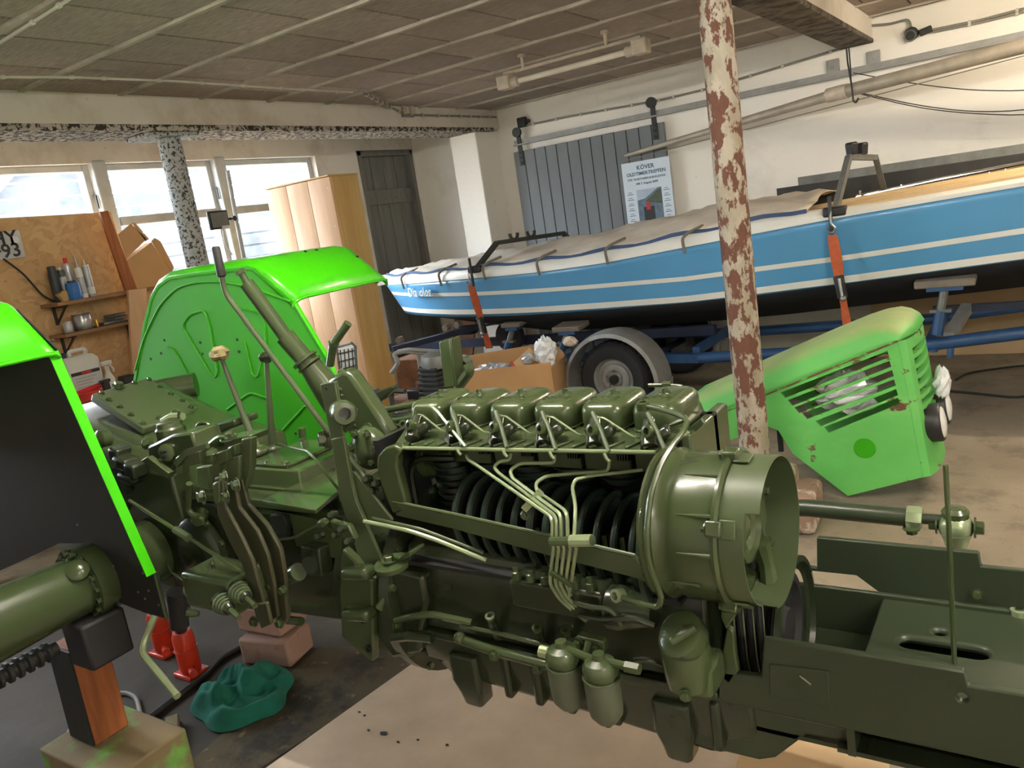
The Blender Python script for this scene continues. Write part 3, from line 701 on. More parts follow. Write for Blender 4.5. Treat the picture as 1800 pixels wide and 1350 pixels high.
# mast crutches: two goal-shaped steel hoops standing on the boat
def hoop(nf, ft, ntop, ftop, sz, pads, label, padmat):
    h = thing('mast_crutch', nf, label, 'rack')
    MB().tube([nf, ntop], sz, 4).build('leg', 'steel_dull' if padmat == 'black_plastic' else 'iron_dark', h)
    MB().tube([ft, ftop], sz, 4).build('leg', 'steel_dull' if padmat == 'black_plastic' else 'iron_dark', h)
    MB().tube([ntop, ftop], sz, 4).build('crossbar', 'steel_dull' if padmat == 'black_plastic' else 'iron_dark', h)
    MB().box(nf, (.14, .09, .06)).build('clamp_foot', 'black_plastic', h, bevel=.012)
    MB().box(ft, (.12, .09, .06)).build('clamp_foot', 'black_plastic', h, bevel=.012)
    MB().cyl(nf+Vector((-.02, -.05, .1)), nf+Vector((-.02, -.05, -.14)), .012).build('clamp_screw', 'iron_dark', h)
    for t in pads:
        p = ntop+(ftop-ntop)*t
        if padmat == 'black_plastic':
            MB().lathe(p+Vector((0, 0, sz*.6)), (0, 0, 1), [(.038, 0), (.042, .04), (.045, .07), (.036, .08)], 6).build('rubber_pad', 'black_plastic', h, bevel=.006)
        else:
            d = (ftop-ntop).normalized(); MB().tube([p+d*(.05*math.cos(a))+Vector((0, 0, .055+.05*math.sin(a))) for a in [PI*.95+(PI*1.1)*k/8 for k in range(9)]], .016, 6).build('mast_cradle', 'iron_dark', h)
    return h
nf = onhull(1468, 380)+Vector((0, .01, .03))
ntop = T(1492, 276, 5.78); 
hoop(nf, T(1556, 340, 6.3), ntop, T(1539, 277, 6.05),   .026, (.12, .5), 'grey steel mast crutch with two black rubber pads on the boat beside the handrail', 'black_plastic')
nf2 = onhull(838, 479)+Vector((0, .0, .03))
hoop(nf2, T(1006, 426, 6.75), T(873, 427, yside(nf2.x)+.16), T(990, 410, 6.6), .026, (.25, .5), 'dark steel mast crutch with curved cradles over the covered bow', 'iron_dark')
# straps
def strap(top, bot, label, ratchet, group=None):
    s_ = thing('tie_down_strap', bot, label, 'strap')
    d = (bot-top); n = 10; rg = []
    for i in range(n+1):
        t = i/n; p = top+d*t; wv = .028+.006*math.sin(7*t); tw = .5*math.sin(2.2*t)
        u = Vector((math.cos(tw), math.sin(tw)*.6, 0)); k = Vector((0, -.012, 0))
        rg.append([p-u*wv, p+u*wv, p+u*wv+k, p-u*wv+k])
    MB().ring_loft(rg).build('webbing', 'strap_orange', s_)
    p = top+d*-.06
    MB().tube([p+Vector((0, 0, .12)), p+Vector((0, -.01, .03)), p+Vector((.03, -.01, 0)), p+Vector((0, -.01, -.03)), p+Vector((-.03, -.01, 0))], .008, 6, fillet=.02).build('hook', 'steel', s_)
    r = top+d*ratchet
    MB().box(r+Vector((0, -.02, 0)), (.06, .04, .15), Matrix.Rotation(R(-8), 3, 'Y')).build('ratchet_frame', 'iron_dark', s_, bevel=.006)
    MB().tube([r+Vector((0, -.05, .06)), r+Vector((.015, -.055, -.06))], .011, 8).ball(r+Vector((.02, -.055, -.07)), .02).build('ratchet_lever', 'steel', s_)
    return s_
strap(onhull(1466, 412)+Vector((0, -.04, 0)), T(1492, 585, 5.42), 'orange ratchet strap hanging down the boat side below the right mast crutch', .52)
strap(onhull(833, 500)+Vector((0, -.04, 0)), T(861, 612, 5.62), 'orange ratchet strap near the boat bow below the dark mast crutch', .62)

# ------------------------------------------------------------------ the trailer
TR = thing('boat_trailer', (-2.8, YC, 0), 'blue steel boat trailer with grey mudguards under the boat', 'trailer')
W = TZ(1078, 668, .30); wy = W.y
def wheel(cx_, y0, s, parent, R0=.30):
    c0 = Vector((cx_, y0, .30))
    prof = [(.17, .0), (.20, -.012), (.262, -.02), (.292, .012), (R0, .045), (R0, .135), (.292, .165), (.262, .195), (.2, .187), (.17, .175)]
    o = MB().lathe(c0, (0, s, 0), prof, 40, cap=False).build('tyre', 'rubber', parent)
    tr = MB()
    for k in range(36):
        a = 2*PI*k/36; p = c0+Vector((math.cos(a)*R0, s*.09, math.sin(a)*R0)); tr.box(p, (.018, .12, .006), Matrix.Rotation(-a+PI/2, 3, 'Y'))
    tr.build('tread', 'rubber', o)
    rim = MB().lathe(c0, (0, s, 0), [(.183, .006), (.178, .0), (.168, .008), (.16, .03), (.15, .05), (.125, .05), (.12, .03), (.10, .018), (.075, .02), (.06, .035), (.03, .03), (.001, .03)], 36, cap=False).build('rim', 'galv', parent)
    MB().lathe(c0+Vector((0, s*.03, 0)), (0, -s, 0), [(.036, 0), (.036, .03), (.03, .04)], 18).build('hub_cap', 'iron_dark', rim)
    for k in range(5):
        a = 2*PI*k/5+.3; MB().hexa(c0+Vector((math.cos(a)*.068, s*.03, math.sin(a)*.068)), (0, -s, 0), .011, .02).build('wheel_nut', 'steel', rim)
wheel(W.x, wy, 1, TR)
wheel(W.x, 2*YC-wy, -1, TR)
def guard(cx_, y0, s):
    mb = MB(); rg = []
    for k in range(31):
        a = R(-18+ (216)*k/30); r = .40
        p = lambda rr, yy: Vector((cx_+math.cos(a)*rr, y0+s*yy, .28+math.sin(a)*rr))
        rg.append([p(r-.03, -.06), p(r, -.05), p(r+.012, .02), p(r+.015, .11), p(r+.005, .2), p(r-.008, .2), p(r, .1), p(r-.004, .02), p(r-.016, -.04)])
    o = mb.ring_loft(rg).build('mudguard', 'galv', TR, smooth=50)
    MB().box((cx_+.41, y0+s*.07, .20), (.012, .22, .16), Matrix.Rotation(R(6), 3, 'Y')).build('mud_flap', 'galv', o)
    return o
guard(W.x, wy, 1); guard(W.x, 2*YC-wy, -1)
MB().cyl((W.x, wy+.1, .30), (W.x, 2*YC-wy-.1, .30), .03).build('axle', 'trailer_navy', TR)
# longitudinal rails, cross members, drawbar
ry = 5.72; rx = [T(690, 628, 5.95), T(1000, 628, ry), T(1230, 629, ry), T(1610, 609, ry), T(1800, 585, ry), Vector((1.3, ry, .52))]
MB().tube(rx[1:3], .05, 4).tube(rx[2:], .042, 14).build('side_rail', 'trailer_blue', TR)
MB().tube([Vector((p.x, 2*YC-p.y, p.z)) for p in rx[1:]], .042, 10).build('side_rail', 'trailer_blue', TR)
d0, d1_, d2_ = TX(690, 612, -5.72), T(845, 575, 6.1), Vector((-3.7, YC, .52))
MB().tube([Vector((-5.75, YC, .50)), Vector((-2.2, YC, .52))], .055, 4).build('drawbar', 'trailer_navy', TR)
MB().tube([T(690, 614, 5.2), T(842, 574, 5.95)], .035, 4).build('loading_plank', 'trailer_navy', TR)
for x in (-3.6, -2.2, -.6, .7):
    MB().bb(x-.03, x+.03, ry, 2*YC-ry, .42, .48).build('cross_member', 'trailer_blue', TR, bevel=.004)
MB().tube([T(1668, 592, 5.75), T(1700, 540, 6.1)], .045, 4).build('diagonal_brace', 'galv', TR)
MB().tube([T(1640, 545, 6.1), T(1810, 535, 6.1)], .035, 4).build('bunk_rail', 'trailer_navy', TR)
MB().cyl(T(1670, 628, ry), T(1672, 600, ry), .02).build('tie_bracket', 'trailer_blue', TR)
MB().cyl(T(1640, 618, ry), T(1641, 600, ry), .03).build('tie_bracket', 'trailer_blue', TR)
def prop(px, pyb, pyt, y, padw, padh, mat='galv'):
    a, b = T(px, pyb, y), T(px+14, pyt, y)
    MB().tube([a, a+(b-a)*.5], .035, 8).build('prop_sleeve', 'trailer_blue', TR)
    MB().tube([a+(b-a)*.45, b], .026, 10).build('prop_stem', 'steel_dull', TR)
    MB().box(a+(b-a)*.5, (.12, .05, .02)).build('prop_clamp', 'steel_dull', TR)
    o = MB().box(b+Vector((0, .05, .03)), (padw, .2, padh), Matrix.Rotation(R(5), 3, 'X')).build('bilge_pad', 'fabric_dust', TR, bevel=.01)
    MB().box(b+Vector((0, .02, -.01)), (padw*.6, .12, .03)).build('pad_bracket', 'trailer_blue', o)
prop(1647, 588, 503, 5.62, .34, .05)
prop(985, 622, 582, 5.66, .26, .045)
prop(888, 625, 575, 5.75, .2, .04)
sw = MB().lathe(T(893, 592, 6.05), (0, 1, 0), [(.04, 0), (.06, -.01), (.14, 0), (.15, .03), (.14, .07), (.05, .08)], 28).build('spare_wheel', 'rubber', TR)
MB().tube([T(800, 585, 5.9), T(870, 568, 5.9), T(905, 567, 5.9)], .012, 6, fillet=.1).build('winch_cable', 'iron_dark', TR)
MB().box(T(822, 580, 6.0), (.18, .12, .08)).build('winch', 'iron_dark', TR, bevel=.02)
for px in (704, 786, 806):
    p = T(px, 607-(px-690)*.27, 5.2+.75*(px-690)/152); MB().lathe(p+Vector((0, -.03, .03)), (0, 1, 0), [(.03, 0), (.03, .06)], 14).build('plank_roller', 'fabric_dust', TR)
cl = MB(); cl.ball(T(1002, 600, 5.30), .06, 12, 8, (1, .6, .7)); cl.tube([T(992, 604, 5.28), T(1004, 596, 5.28), T(1014, 602, 5.28)], .02, 8)
o = cl.build('rag', 'cardboard_pale'); tag(o, 'small beige rag stuffed by the front of the trailer mudguard', 'rag')

# ------------------------------------------------------------------ detached tractor bonnet
patchy('bonnet_rust', lin(112, 74, 56), lin(98, 186, 90), .5, .58, 9, .9, .5, 8)
YN, YFAR = 4.05, 4.62
BN = thing('tractor_bonnet', T(1490, 872, YN)*1.0, 'detached light-green tractor bonnet with slotted sides and rust patches leaning on the floor', 'bonnet')
prof_px = [(1212, 748), (1400, 672), (1578, 599), (1622, 839), (1490, 872), (1393, 797), (1368, 757), (1350, 750), (1253, 785), (1222, 800)]
side = [T(a, b, YN) for a, b in prof_px]
ax_ = (side[2]-side[0]).normalized(); nrm = Vector((-ax_.z, 0, ax_.x))          # along the bonnet, and up out of its top
thk = .012
def sidepanel(y, s):
    o = MB().prism([Vector((p.x, y, p.z)) for p in side], (0, thk*s, 0)).build('side_panel', 'bonnet_green', BN, bevel=.003)
    rE = [(1560, 623), (1563.5, 640), (1568, 656.5), (1571.5, 673), (1575.5, 690), (1579, 705)]
    lE = [(1374, 695), (1386.5, 708.5), (1398, 721.5), (1412, 732), (1436, 745), (1451, 756)]
    cm = MB()
    for (a, b), (c_, d) in zip(lE, rE):
        q = []
        for (u, v_) in ((a-2, b-5), (c_, d-6), (c_+3, d+5), (a+6, b+5)):
            t = T(u, v_, YN); q.append(Vector((t.x, y-.05, t.z)))
        cm.prism(q, (0, .1, 0))
    return cut(o, cm)
sidepanel(YN, 1); sidepanel(YFAR-thk, 1)
# rounded top: cross-section swept along the crease
top = MB(); rg = []
def secpts(base, up):
    c_ = []
    n = 9; rad = .13
    for k in range(n):
        a = PI/2*k/(n-1); c_.append(base+Vector((0, rad-rad*math.cos(a), 0))+up*(rad*.95*math.sin(a)))
    wd = YFAR-YN
    c_ += [Vector((p.x, 2*YN+wd-p.y, p.z)) for p in c_[::-1]]
    return c_
steps = [(0, 1), (.1, 1), (.3, 1), (.5, 1), (.7, 1), (.86, .99), (.92, .95), (.96, .84), (.985, .62), (1.0, .36), (1.004, .04)]
L0 = (side[2]-side[0])
fdT = (side[3]-side[2]); fnT = Vector((-fdT.z, 0, fdT.x)).normalized(); fnT = fnT if fnT.x > 0 else -fnT
def bulge(y): u = max(0, min(1, (y-YN)/(YFAR-YN))); return .085*math.sin(PI*u)**.6 if 0 < u < 1 else 0
for t, k in steps:
    w_ = max(0, (t-.82)/.19); rg.append([p+fnT*(bulge(p.y)*min(1, w_)) for p in secpts(side[0]+L0*t, nrm*k)])
m = len(rg[0])
for r in rg: top.v += r
for i in range(len(rg)-1):
    for j in range(m-1): top.f.append((i*m+j, i*m+j+1, (i+1)*m+j+1, (i+1)*m+j))
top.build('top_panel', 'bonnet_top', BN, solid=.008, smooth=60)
MB().tube([Vector((p.x, YN-.002, p.z)) for p in side[:3]], .005, 6).build('crease_bead', 'bonnet_rust', BN)
# nose
fr = [side[2]-ax_*.016, side[3]-ax_*.016]; fd = (fr[1]-fr[0]); fn_ = Vector((-fd.z, 0, fd.x)).normalized(); fn_ = fn_ if fn_.x > 0 else -fn_
mb = MB(); rg = []
for k in range(9):
    a = PI*k/8; yy = (YN+YFAR)/2-((YFAR-YN)/2-.004)*math.cos(a); bul = fn_*(.085*math.sin(a)**.6)
    rg.append([Vector((fr[0].x, yy, fr[0].z))+bul, Vector((fr[1].x, yy, fr[1].z))+bul, Vector((fr[1].x, yy, fr[1].z))+bul*.8-fn_*.012, Vector((fr[0].x, yy, fr[0].z))+bul*.8-fn_*.012])
nose = mb.ring_loft(rg).build('nose_panel', 'bonnet_green', BN, smooth=50)
cm = MB(); rot = Matrix((fd.normalized(), Vector((0, 1, 0)), fn_)).transposed()
for i in range(7): cm.box(fr[0]+fd*(.1+.075*i)+Vector((0, (YFAR-YN)/2, 0))+fn_*.06, (.03, .44, .2), rot)
cut(nose, cm)
hp = fr[0]+fd*.66+fn_*.07+Vector((0, .14, 0))
for dy in (0, .28):
    h = MB().lathe(hp+Vector((0, dy, 0)), fn_, [(.085, -.03), (.095, .0), (.095, .045), (.088, .055)], 26).build('headlamp', 'black_plastic', BN)
    MB().lathe(hp+Vector((0, dy, 0))+fn_*.05, fn_, [(.082, 0), (.07, .012), (.03, .02), (.001, .022)], 24).build('lens', 'pale_film', h)
MB().lathe(T(1520, 788, YN)+Vector((0, -.001, 0)), (0, -1, 0), [(.052, 0), (.05, .003)], 24).build('badge', 'green_side', BN)
MB().bb(T(1375, 770, YN+.1).x-.012, T(1375, 770, YN+.1).x+.012, YN+.05, YN+.07, T(1375, 800, YN).z, T(1375, 745, YN).z).build('stay', 'iron_dark', BN)
# crumpled film stuffed inside the bonnet
def crumple(name, c, r, mat, label, cat, sc=(1, 1, 1), seed=1, n=18, m=12, parent=None):
    rr = random.Random(seed); mb = MB(); rg = []
    for i in range(1, m):
        a = PI*i/m; rg.append([Vector(c)+Vector((sc[0]*math.sin(a)*math.cos(2*PI*k/n), sc[1]*math.sin(a)*math.sin(2*PI*k/n), -sc[2]*math.cos(a)))*r*rr.uniform(.72, 1.15) for k in range(n)])
    o = mb.ring_loft(rg).build(name, mat, parent, smooth=0)
    if label: tag(o, label, cat)
    return o
crumple('plastic_film', T(1490, 690, 4.3), .14, 'pale_film', 'crumpled clear plastic film inside the light-green bonnet behind its slots', 'plastic film', (1.1, .8, .8), 4)
crumple('plastic_film', T(1632, 672, 4.35)+Vector((.06, 0, 0)), .07, 'pale_film', 'small crumpled plastic scrap on the nose above the bonnet headlamp', 'plastic film', (.6, .8, 1.2), 6, 12, 8)
# ------------------------------------------------------------------ the half-stripped tractor
YT = 1.62
TC = thing('tractor', (-1.7, YT, 0), 'stripped olive-green tractor chassis with six-cylinder engine and bright green fenders on stands', 'tractor')
def pp(pts, y): return [T(a, b, y) for a, b in pts]
def plate(name, pts, y, th, mat='olive', bevel=.003, parent=None):
    return MB().prism(pp(pts, y), (0, th, 0)).build(name, mat, parent or TC, bevel=bevel)
def pipe(name, pts, r, mat='olive', n=8, fillet=.02, parent=None):        # pts: (px, py, y)
    return MB().tube([T(*p) for p in pts], r, n, fillet).build(name, mat, parent or TC)
hexme = MB().hexa((0, 0, 0), (0, 0, 1), .009, .01).mesh('bolt'); hexme.materials.append(M['olive'])
hexme.polygons.foreach_set('use_smooth', [False]*len(hexme.polygons))
def bolt(p, axis=(0, 0, 1), s=1.0, parent=None, name='bolt'):
    o = inst(hexme, name, parent or TC, p); o.rotation_euler = Vector((0, 0, 1)).rotation_difference(Vector(axis)).to_euler(); o.scale = (s, s, s); return o

# --- cylinder heads, rocker covers, injectors
X0, DX, ZTOP = -1.355, .13, 1.238
def sq(cx_, cy_, z, hx, hy, n=36, e=3.9):
    r = []
    for k in range(n):
        a = 2*PI*k/n; c_, s_ = math.cos(a), math.sin(a)
        r.append(Vector((cx_+hx*math.copysign(abs(c_)**(2/e), c_), cy_+hy*math.copysign(abs(s_)**(2/e), s_), z)))
    return r
zb = ZTOP-.07
covm = MB().ring_loft([sq(0, 0, z, a, b) for z, a, b in ((0, .058, .092), (.006, .060, .094), (.008, .057, .091), (.03, .0575, .0915), (.046, .057, .091), (.055, .0545, .088), (.0615, .050, .082), (.0655, .043, .074), (.068, .033, .06), (.070, .014, .026))])
cov_me = covm.mesh('rocker_cover'); cov_me.materials.append(M['olive']); cov_me.polygons.foreach_set('use_smooth', [True]*len(cov_me.polygons)); cov_me.set_sharp_from_angle(angle=R(50))
cb = MB().lathe((0, 0, 0), (0, 0, 1), [(.018, -.004), (.016, .002), (.011, .002), (.011, .004)], 16).hexa((0, 0, .002), (0, 0, 1), .007, .010, False)
cb_me = cb.mesh('cover_bolt'); cb_me.materials.append(M['olive'])
letter = text_mesh('DEUTZ', .022, .0012, True); letter.materials.append(M['olive']); letter.name = 'raised_lettering'
for i in range(6):
    x = X0+DX*i
    c_ = inst(cov_me, 'rocker_cover', TC, (x, YT, zb)); BASE[c_.name] = Vector((x, YT, zb))
    inst(cb_me, 'cover_bolt', c_, (x, YT, ZTOP-.001))
    l_ = inst(letter, 'raised_lettering', c_, (x-.004, YT-.042, ZTOP-.0015)); l_.rotation_euler = (R(7), 0, 0)
    hd = MB().bb(x-.06, x+.06, YT-.075, YT+.09, 1.07, zb-.004)
    h_ = hd.build('cylinder_head', 'olive', TC, bevel=.004)
    fn = MB()
    for k in range(5): fn.bb(x+.032+.0065*k, x+.0345+.0065*k, YT-.088, YT-.07, 1.10, zb-.008)
    fn.build('head_fin', 'olive_dark', h_)
    # finned barrel
    prof = []
    for k in range(11):
        z = .86+.019*k; prof += [(.05, z), (.062, z+.002), (.062, z+.006), (.05, z+.008)]
    MB().lathe((x, YT+.01, 0), (0, 0, 1), prof, 22).build('cylinder_barrel', 'fin_dark', TC)
    # injector sleeve, nut and union
    d = lambda a, b, c_: Vector((x+a, b, c_))
    inj = MB().tube([d(.027, 1.445, 1.166), d(.018, 1.47, 1.189), d(.009, 1.50, 1.206)], [.019, .018, .014], 14).build('injector', 'olive_dark', TC)
    MB().lathe(d(.030, 1.452, 1.200), (-.35, -.9, .3), [(.012, -.006), (.014, .0), (.014, .012), (.008, .013), (.007, .004)], 14).build('union_nut', 'olive', inj)
    MB().hexa(d(.009, 1.50, 1.204), (-.2, .45, .84), .010, .012).build('leak_off_nut', 'olive', inj)
    MB().tube([d(.044, 1.49, 1.172), d(.042, 1.50, 1.20)], .009, 10).build('clamp_stud', 'olive', inj)
    MB().box(d(.034, 1.48, 1.180), (.06, .04, .026), Matrix.Rotation(R(-30), 3, 'Y') @ Matrix.Rotation(R(20), 3, 'Z')).build('injector_clamp', 'olive_dark', inj, bevel=.009)
    if i < 5: MB().tube([d(.014, 1.495, 1.214), d(.034, 1.49, 1.217), d(.112, 1.465, 1.183), d(.124, 1.48, 1.176)], .0026, 6, fillet=.01).build('leak_off_pipe', 'pipe_steel', TC)
    if i > 0: MB().tube([d(.018, 1.475, 1.233), d(.048, 1.447, 1.20), d(.078, 1.415, 1.164)], .0048, 8, fillet=.01).build('injection_pipe_top', 'olive_flat', TC)
pipe('injection_pipe_top', [(728, 728, 1.5), (730, 714, 1.5), (757, 714, 1.49), (768, 722, 1.48), (818, 785, 1.41)], .004, 'pipe_steel')
# --- cowling over the cylinders
lipL, lipR = T(690, 787, 1.42), T(1152, 795, 1.42)
bkL, bkR = Vector((-1.43, 1.56, 1.172)), Vector((-.645, 1.56, 1.172))
mb = MB(); mb.add([lipL, lipR, bkR, bkL]+[p+Vector((0, 0, -.006)) for p in (lipL, lipR, bkR, bkL)], [(0,1,2,3), (7,6,5,4), (0,4,5,1), (1,5,6,2), (2,6,7,3), (3,7,4,0)])
cw = mb.build('cowl_plate', 'olive', TC)
MB().tube([lipL, lipR], .0045, 8).build('cowl_lip', 'pipe_steel', cw)
for k in range(17):
    t = (k+.5)/17; a = lipL+(lipR-lipL)*t; MB().box(a+Vector((0, .035, .004)), (.006, .05, .006), Matrix.Rotation(R(-25), 3, 'Z')).build('cowl_bead', 'olive', cw, bevel=.002)
for px, py in ((803, 787), (884, 790), (966, 793), (1062, 797)):
    p = T(px, py, 1.415); MB().tube([p, p+Vector((.006, -.004, -.010)), p+Vector((.012, -.004, -.016))], .004, 6).build('lip_clip', 'pipe_steel', cw)
# air duct: rear end frame, back wall, lower sheet
fo = [(692, 783), (676, 787), (664, 800), (661, 818), (668, 850), (690, 905), (716, 895), (704, 850), (697, 822), (698, 803), (706, 791)]
MB().prism(pp(fo, 1.405), (0, .03, 0)).build('duct_end_frame', 'olive', TC, bevel=.006)
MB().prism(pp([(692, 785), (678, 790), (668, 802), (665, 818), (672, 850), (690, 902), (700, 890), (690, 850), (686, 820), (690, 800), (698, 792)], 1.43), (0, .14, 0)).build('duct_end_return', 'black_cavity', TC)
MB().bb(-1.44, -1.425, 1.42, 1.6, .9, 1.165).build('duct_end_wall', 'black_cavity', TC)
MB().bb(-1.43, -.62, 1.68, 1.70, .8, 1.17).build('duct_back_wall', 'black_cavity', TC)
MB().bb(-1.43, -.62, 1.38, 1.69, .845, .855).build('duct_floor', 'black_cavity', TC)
sa = [T(690, 882, 1.405), T(800, 905, 1.38), T(960, 941, 1.33), T(1115, 978, 1.275), T(1140, 1012, 1.262)]
sb_ = [T(697, 906, 1.415), T(800, 930, 1.39), T(960, 975, 1.345), T(1115, 1015, 1.30), T(1152, 1030, 1.29)]
mb = MB(); n = len(sa); th = Vector((.0, .006, .003))
mb.add(sa+sb_+[p+th for p in sa]+[p+th for p in sb_], [(i, i+1, n+i+1, n+i) for i in range(n-1)]+[(2*n+i, 3*n+i, 3*n+i+1, 2*n+i+1) for i in range(n-1)]+[(i, 2*n+i, 2*n+i+1, i+1) for i in range(n-1)]+[(n+i, n+i+1, 3*n+i+1, 3*n+i) for i in range(n-1)]+[(0, n, 3*n, 2*n), (n-1, 3*n-1, 4*n-1, 2*n-1)])
ls = mb.build('duct_lower_sheet', 'olive_flat', TC)
MB().tube(sa, .003, 6).build('sheet_edge', 'olive', ls)
mb = MB(); rr0 = [T(a, b, 1.5) for a, b in ((735, 905), (722, 830), (728, 812), (745, 805), (800, 806))]; mb.tube(rr0, .008, 6, .02).build('duct_stamping', 'olive_dark', TC)
# ribbed cooler rings in the duct
for k in range(13):
    t = k/12; x = -1.205+.52*t; rad = .095+.012*t+(.03 if k == 12 else 0)
    c_ = Vector((x, 1.505-(.02 if k == 12 else 0), .955-.004*k+(.02 if k == 12 else 0)))
    ring = MB().torus(c_, (1, 0, 0), rad, .0085, 40, 8).build('cooler_ring', 'fin_dark', TC)
    MB().lathe(c_+Vector((-.003, 0, 0)), (1, 0, 0), [(rad*.96, 0), (rad*.96, .004)], 32).build('ring_web', 'black_cavity', ring)
    MB().bb(x+.008, x+.02, c_.y-rad*.8, c_.y-rad*.7, .93, .965).build('ring_spacer', 'olive', ring)
# --- injection lines
lines = [
 [(820, 800, 1.43), (823, 808, 1.42), (850, 826, 1.40), (968, 908, 1.30), (971, 918, 1.29), (971, 945, 1.285)],
 [(898, 798, 1.45), (896, 809, 1.44), (878, 811, 1.43), (868, 821, 1.42), (876, 831, 1.41), (974, 905, 1.30), (978, 914, 1.29), (978, 945, 1.285)],
 [(976, 798, 1.46), (975, 814, 1.46), (914, 814, 1.43), (896, 826, 1.42), (900, 840, 1.40), (983, 902, 1.30), (986, 912, 1.29), (987, 945, 1.285)],
 [(1072, 808, 1.47), (1070, 828, 1.47), (1011, 832, 1.45), (958, 837, 1.42), (941, 850, 1.40), (944, 864, 1.39), (992, 896, 1.31), (997, 906, 1.29), (998, 945, 1.285)],
 [(1130, 826, 1.46), (1033, 837, 1.43), (1011, 843, 1.41), (1006, 856, 1.40), (1012, 892, 1.34), (1009, 945, 1.285)]]
lows = [[(973, 962, 1.285), (966, 1025, 1.30), (984, 1054, 1.33), (1030, 1092, 1.36)], [(982, 962, 1.285), (975, 1025, 1.30), (992, 1054, 1.33), (1032, 1088, 1.36)],
        [(992, 962, 1.285), (984, 1025, 1.30), (997, 1050, 1.33), (1034, 1084, 1.36)], [(1003, 962, 1.285), (994, 1025, 1.30), (1003, 1046, 1.33)], [(1013, 962, 1.285), (1004, 1023, 1.30), (1000, 1048, 1.33)]]
for a, b in zip(lines, lows):
    o = MB().tube([T(*q) for q in a+[(a[-1][0]-1, 955, 1.285)]+b], .0042, 8, .018).build('injection_line', 'pipe_steel', TC)
c0, c1 = T(925, 892, 1.345), T(954, 862, 1.36)
pc = MB().tube([c0+Vector((0, -.008, 0)), c1+Vector((0, -.008, 0))], .011, 4).build('pipe_clamp', 'pipe_steel', TC); bolt(T(923, 905, 1.34), (0, -1, .2), .9)
c0, c1 = T(968, 952, 1.275), T(1041, 950, 1.275); MB().tube([c0, c1], .010, 10).build('pipe_clamp', 'olive', TC)
MB().tube([c0+(c1-c0)*.5, c1], .013, 10).build('pipe_clamp', 'pipe_steel', TC)
MB().tube([T(968, 1006, 1.285), T(1006, 1030, 1.285)], .006, 4).build('pipe_clamp', 'olive', TC)
# --- fan housing
FY, FZ, FR = 1.40, 1.027, .145
FH = MB().lathe((-.636, FY, FZ), (1, 0, 0), [(.12, .0), (FR+.006, 0), (FR+.008, .006), (FR+.004, .012), (FR-.004, .014), (FR-.004, .022), (FR+.004, .024), (FR+.006, .030), (FR+.002, .036), (FR-.002, .045), (FR-.002, .058), (FR+.002, .066), (FR+.002, .14), (FR+.008, .143), (FR+.010, .150), (FR+.004, .155), (FR-.012, .155), (FR-.012, .02)], 64, cap=False).build('fan_housing', 'olive', TC)
for ang, x in ((150, -.53), (178, -.53), (205, -.56), (118, -.53)):
    a = R(ang); p = Vector((x, FY+math.cos(a)*(FR+.002), FZ+math.sin(a)*(FR+.002)))
    MB().tube([p+Vector((-.03, 0, 0)), p+Vector((.01, 0, 0)), p+Vector((.036, 0, 0))], [.001, .0035, .0045], 8).build('housing_rib', 'olive', FH)
for ang in (158, 95, 232):
    a = R(ang); q = Vector((0, math.cos(a), math.sin(a))); p = Vector((-.485, FY, FZ))+q*(FR+.008)
    MB().box(p, (.03, .03, .022), Matrix.Rotation(a-PI/2, 3, 'X')).build('clamp_lug', 'olive', FH, bevel=.004)
    bolt(p+Vector((-.014, 0, 0)), (-1, 0, 0), .9, FH)
    MB().box(p+Vector((.022, 0, 0))-q*.006, (.03, .035, .005), Matrix.Rotation(a-PI/2, 3, 'X')).build('clamp_tongue', 'olive_flat', FH, bevel=.002)
hood = MB(); n = 72; XA, XBk, XC_ = -.480, -.436, -.410
def hp_(x, k, r): a = 2*PI*k/n; return Vector((x, FY+r*math.cos(a), FZ+r*math.sin(a)))
ro, ri = FR-.002, FR-.0045
def quad(a, b, c_, d): hood.add([a, b, c_, d], [(0, 1, 2, 3)])
for k in range(n):
    deg = 360*(k+.5)/n; notch = 146 < deg < 244
    for (xa, xb) in ((XA, XBk), (XBk, XC_)):
        if notch and xa == XBk: continue
        quad(hp_(xa, k, ro), hp_(xb, k, ro), hp_(xb, k+1, ro), hp_(xa, k+1, ro)); quad(hp_(xa, k, ri), hp_(xa, k+1, ri), hp_(xb, k+1, ri), hp_(xb, k, ri))
    xe = XBk if notch else XC_
    quad(hp_(xe, k, ro), hp_(xe, k, ri), hp_(xe, k+1, ri), hp_(xe, k+1, ro))
weld(hood.build('fan_intake_hood', 'olive_flat', TC, smooth=0))
hub = MB().lathe((-.50, FY, FZ), (1, 0, 0), [(.07, .0), (.072, .02), (.066, .035), (.05, .04), (.046, .03), (.03, .022), (.022, .03), (.012, .034), (.001, .034)], 36).build('fan_hub', 'olive', TC)
for k in range(10):
    a = 2*PI*k/10; q = Vector((0, math.cos(a), math.sin(a)))
    MB().box(Vector((-.53, FY, FZ))+q*.10, (.05, .062, .004), Matrix.Rotation(a, 3, 'X') @ Matrix.Rotation(R(40), 3, 'Y')).build('fan_blade', 'olive_dark', hub)
MB().bb(-.56, -.46, FY+.05, FY+.09, FZ-.03, FZ+.04).build('hub_bracket', 'olive', TC, bevel=.006)
for dz in (-.06, .05): bolt((-.455, FY+.07, FZ+dz), (1, 0, 0), .9)
MB().tube([(-.465, FY+.05, FZ-.05), (-.46, FY+.06, FZ-.10), (-.455, FY+.05, FZ-.15)], [.02, .015, .02], 8).build('tensioner_arm', 'olive', TC)
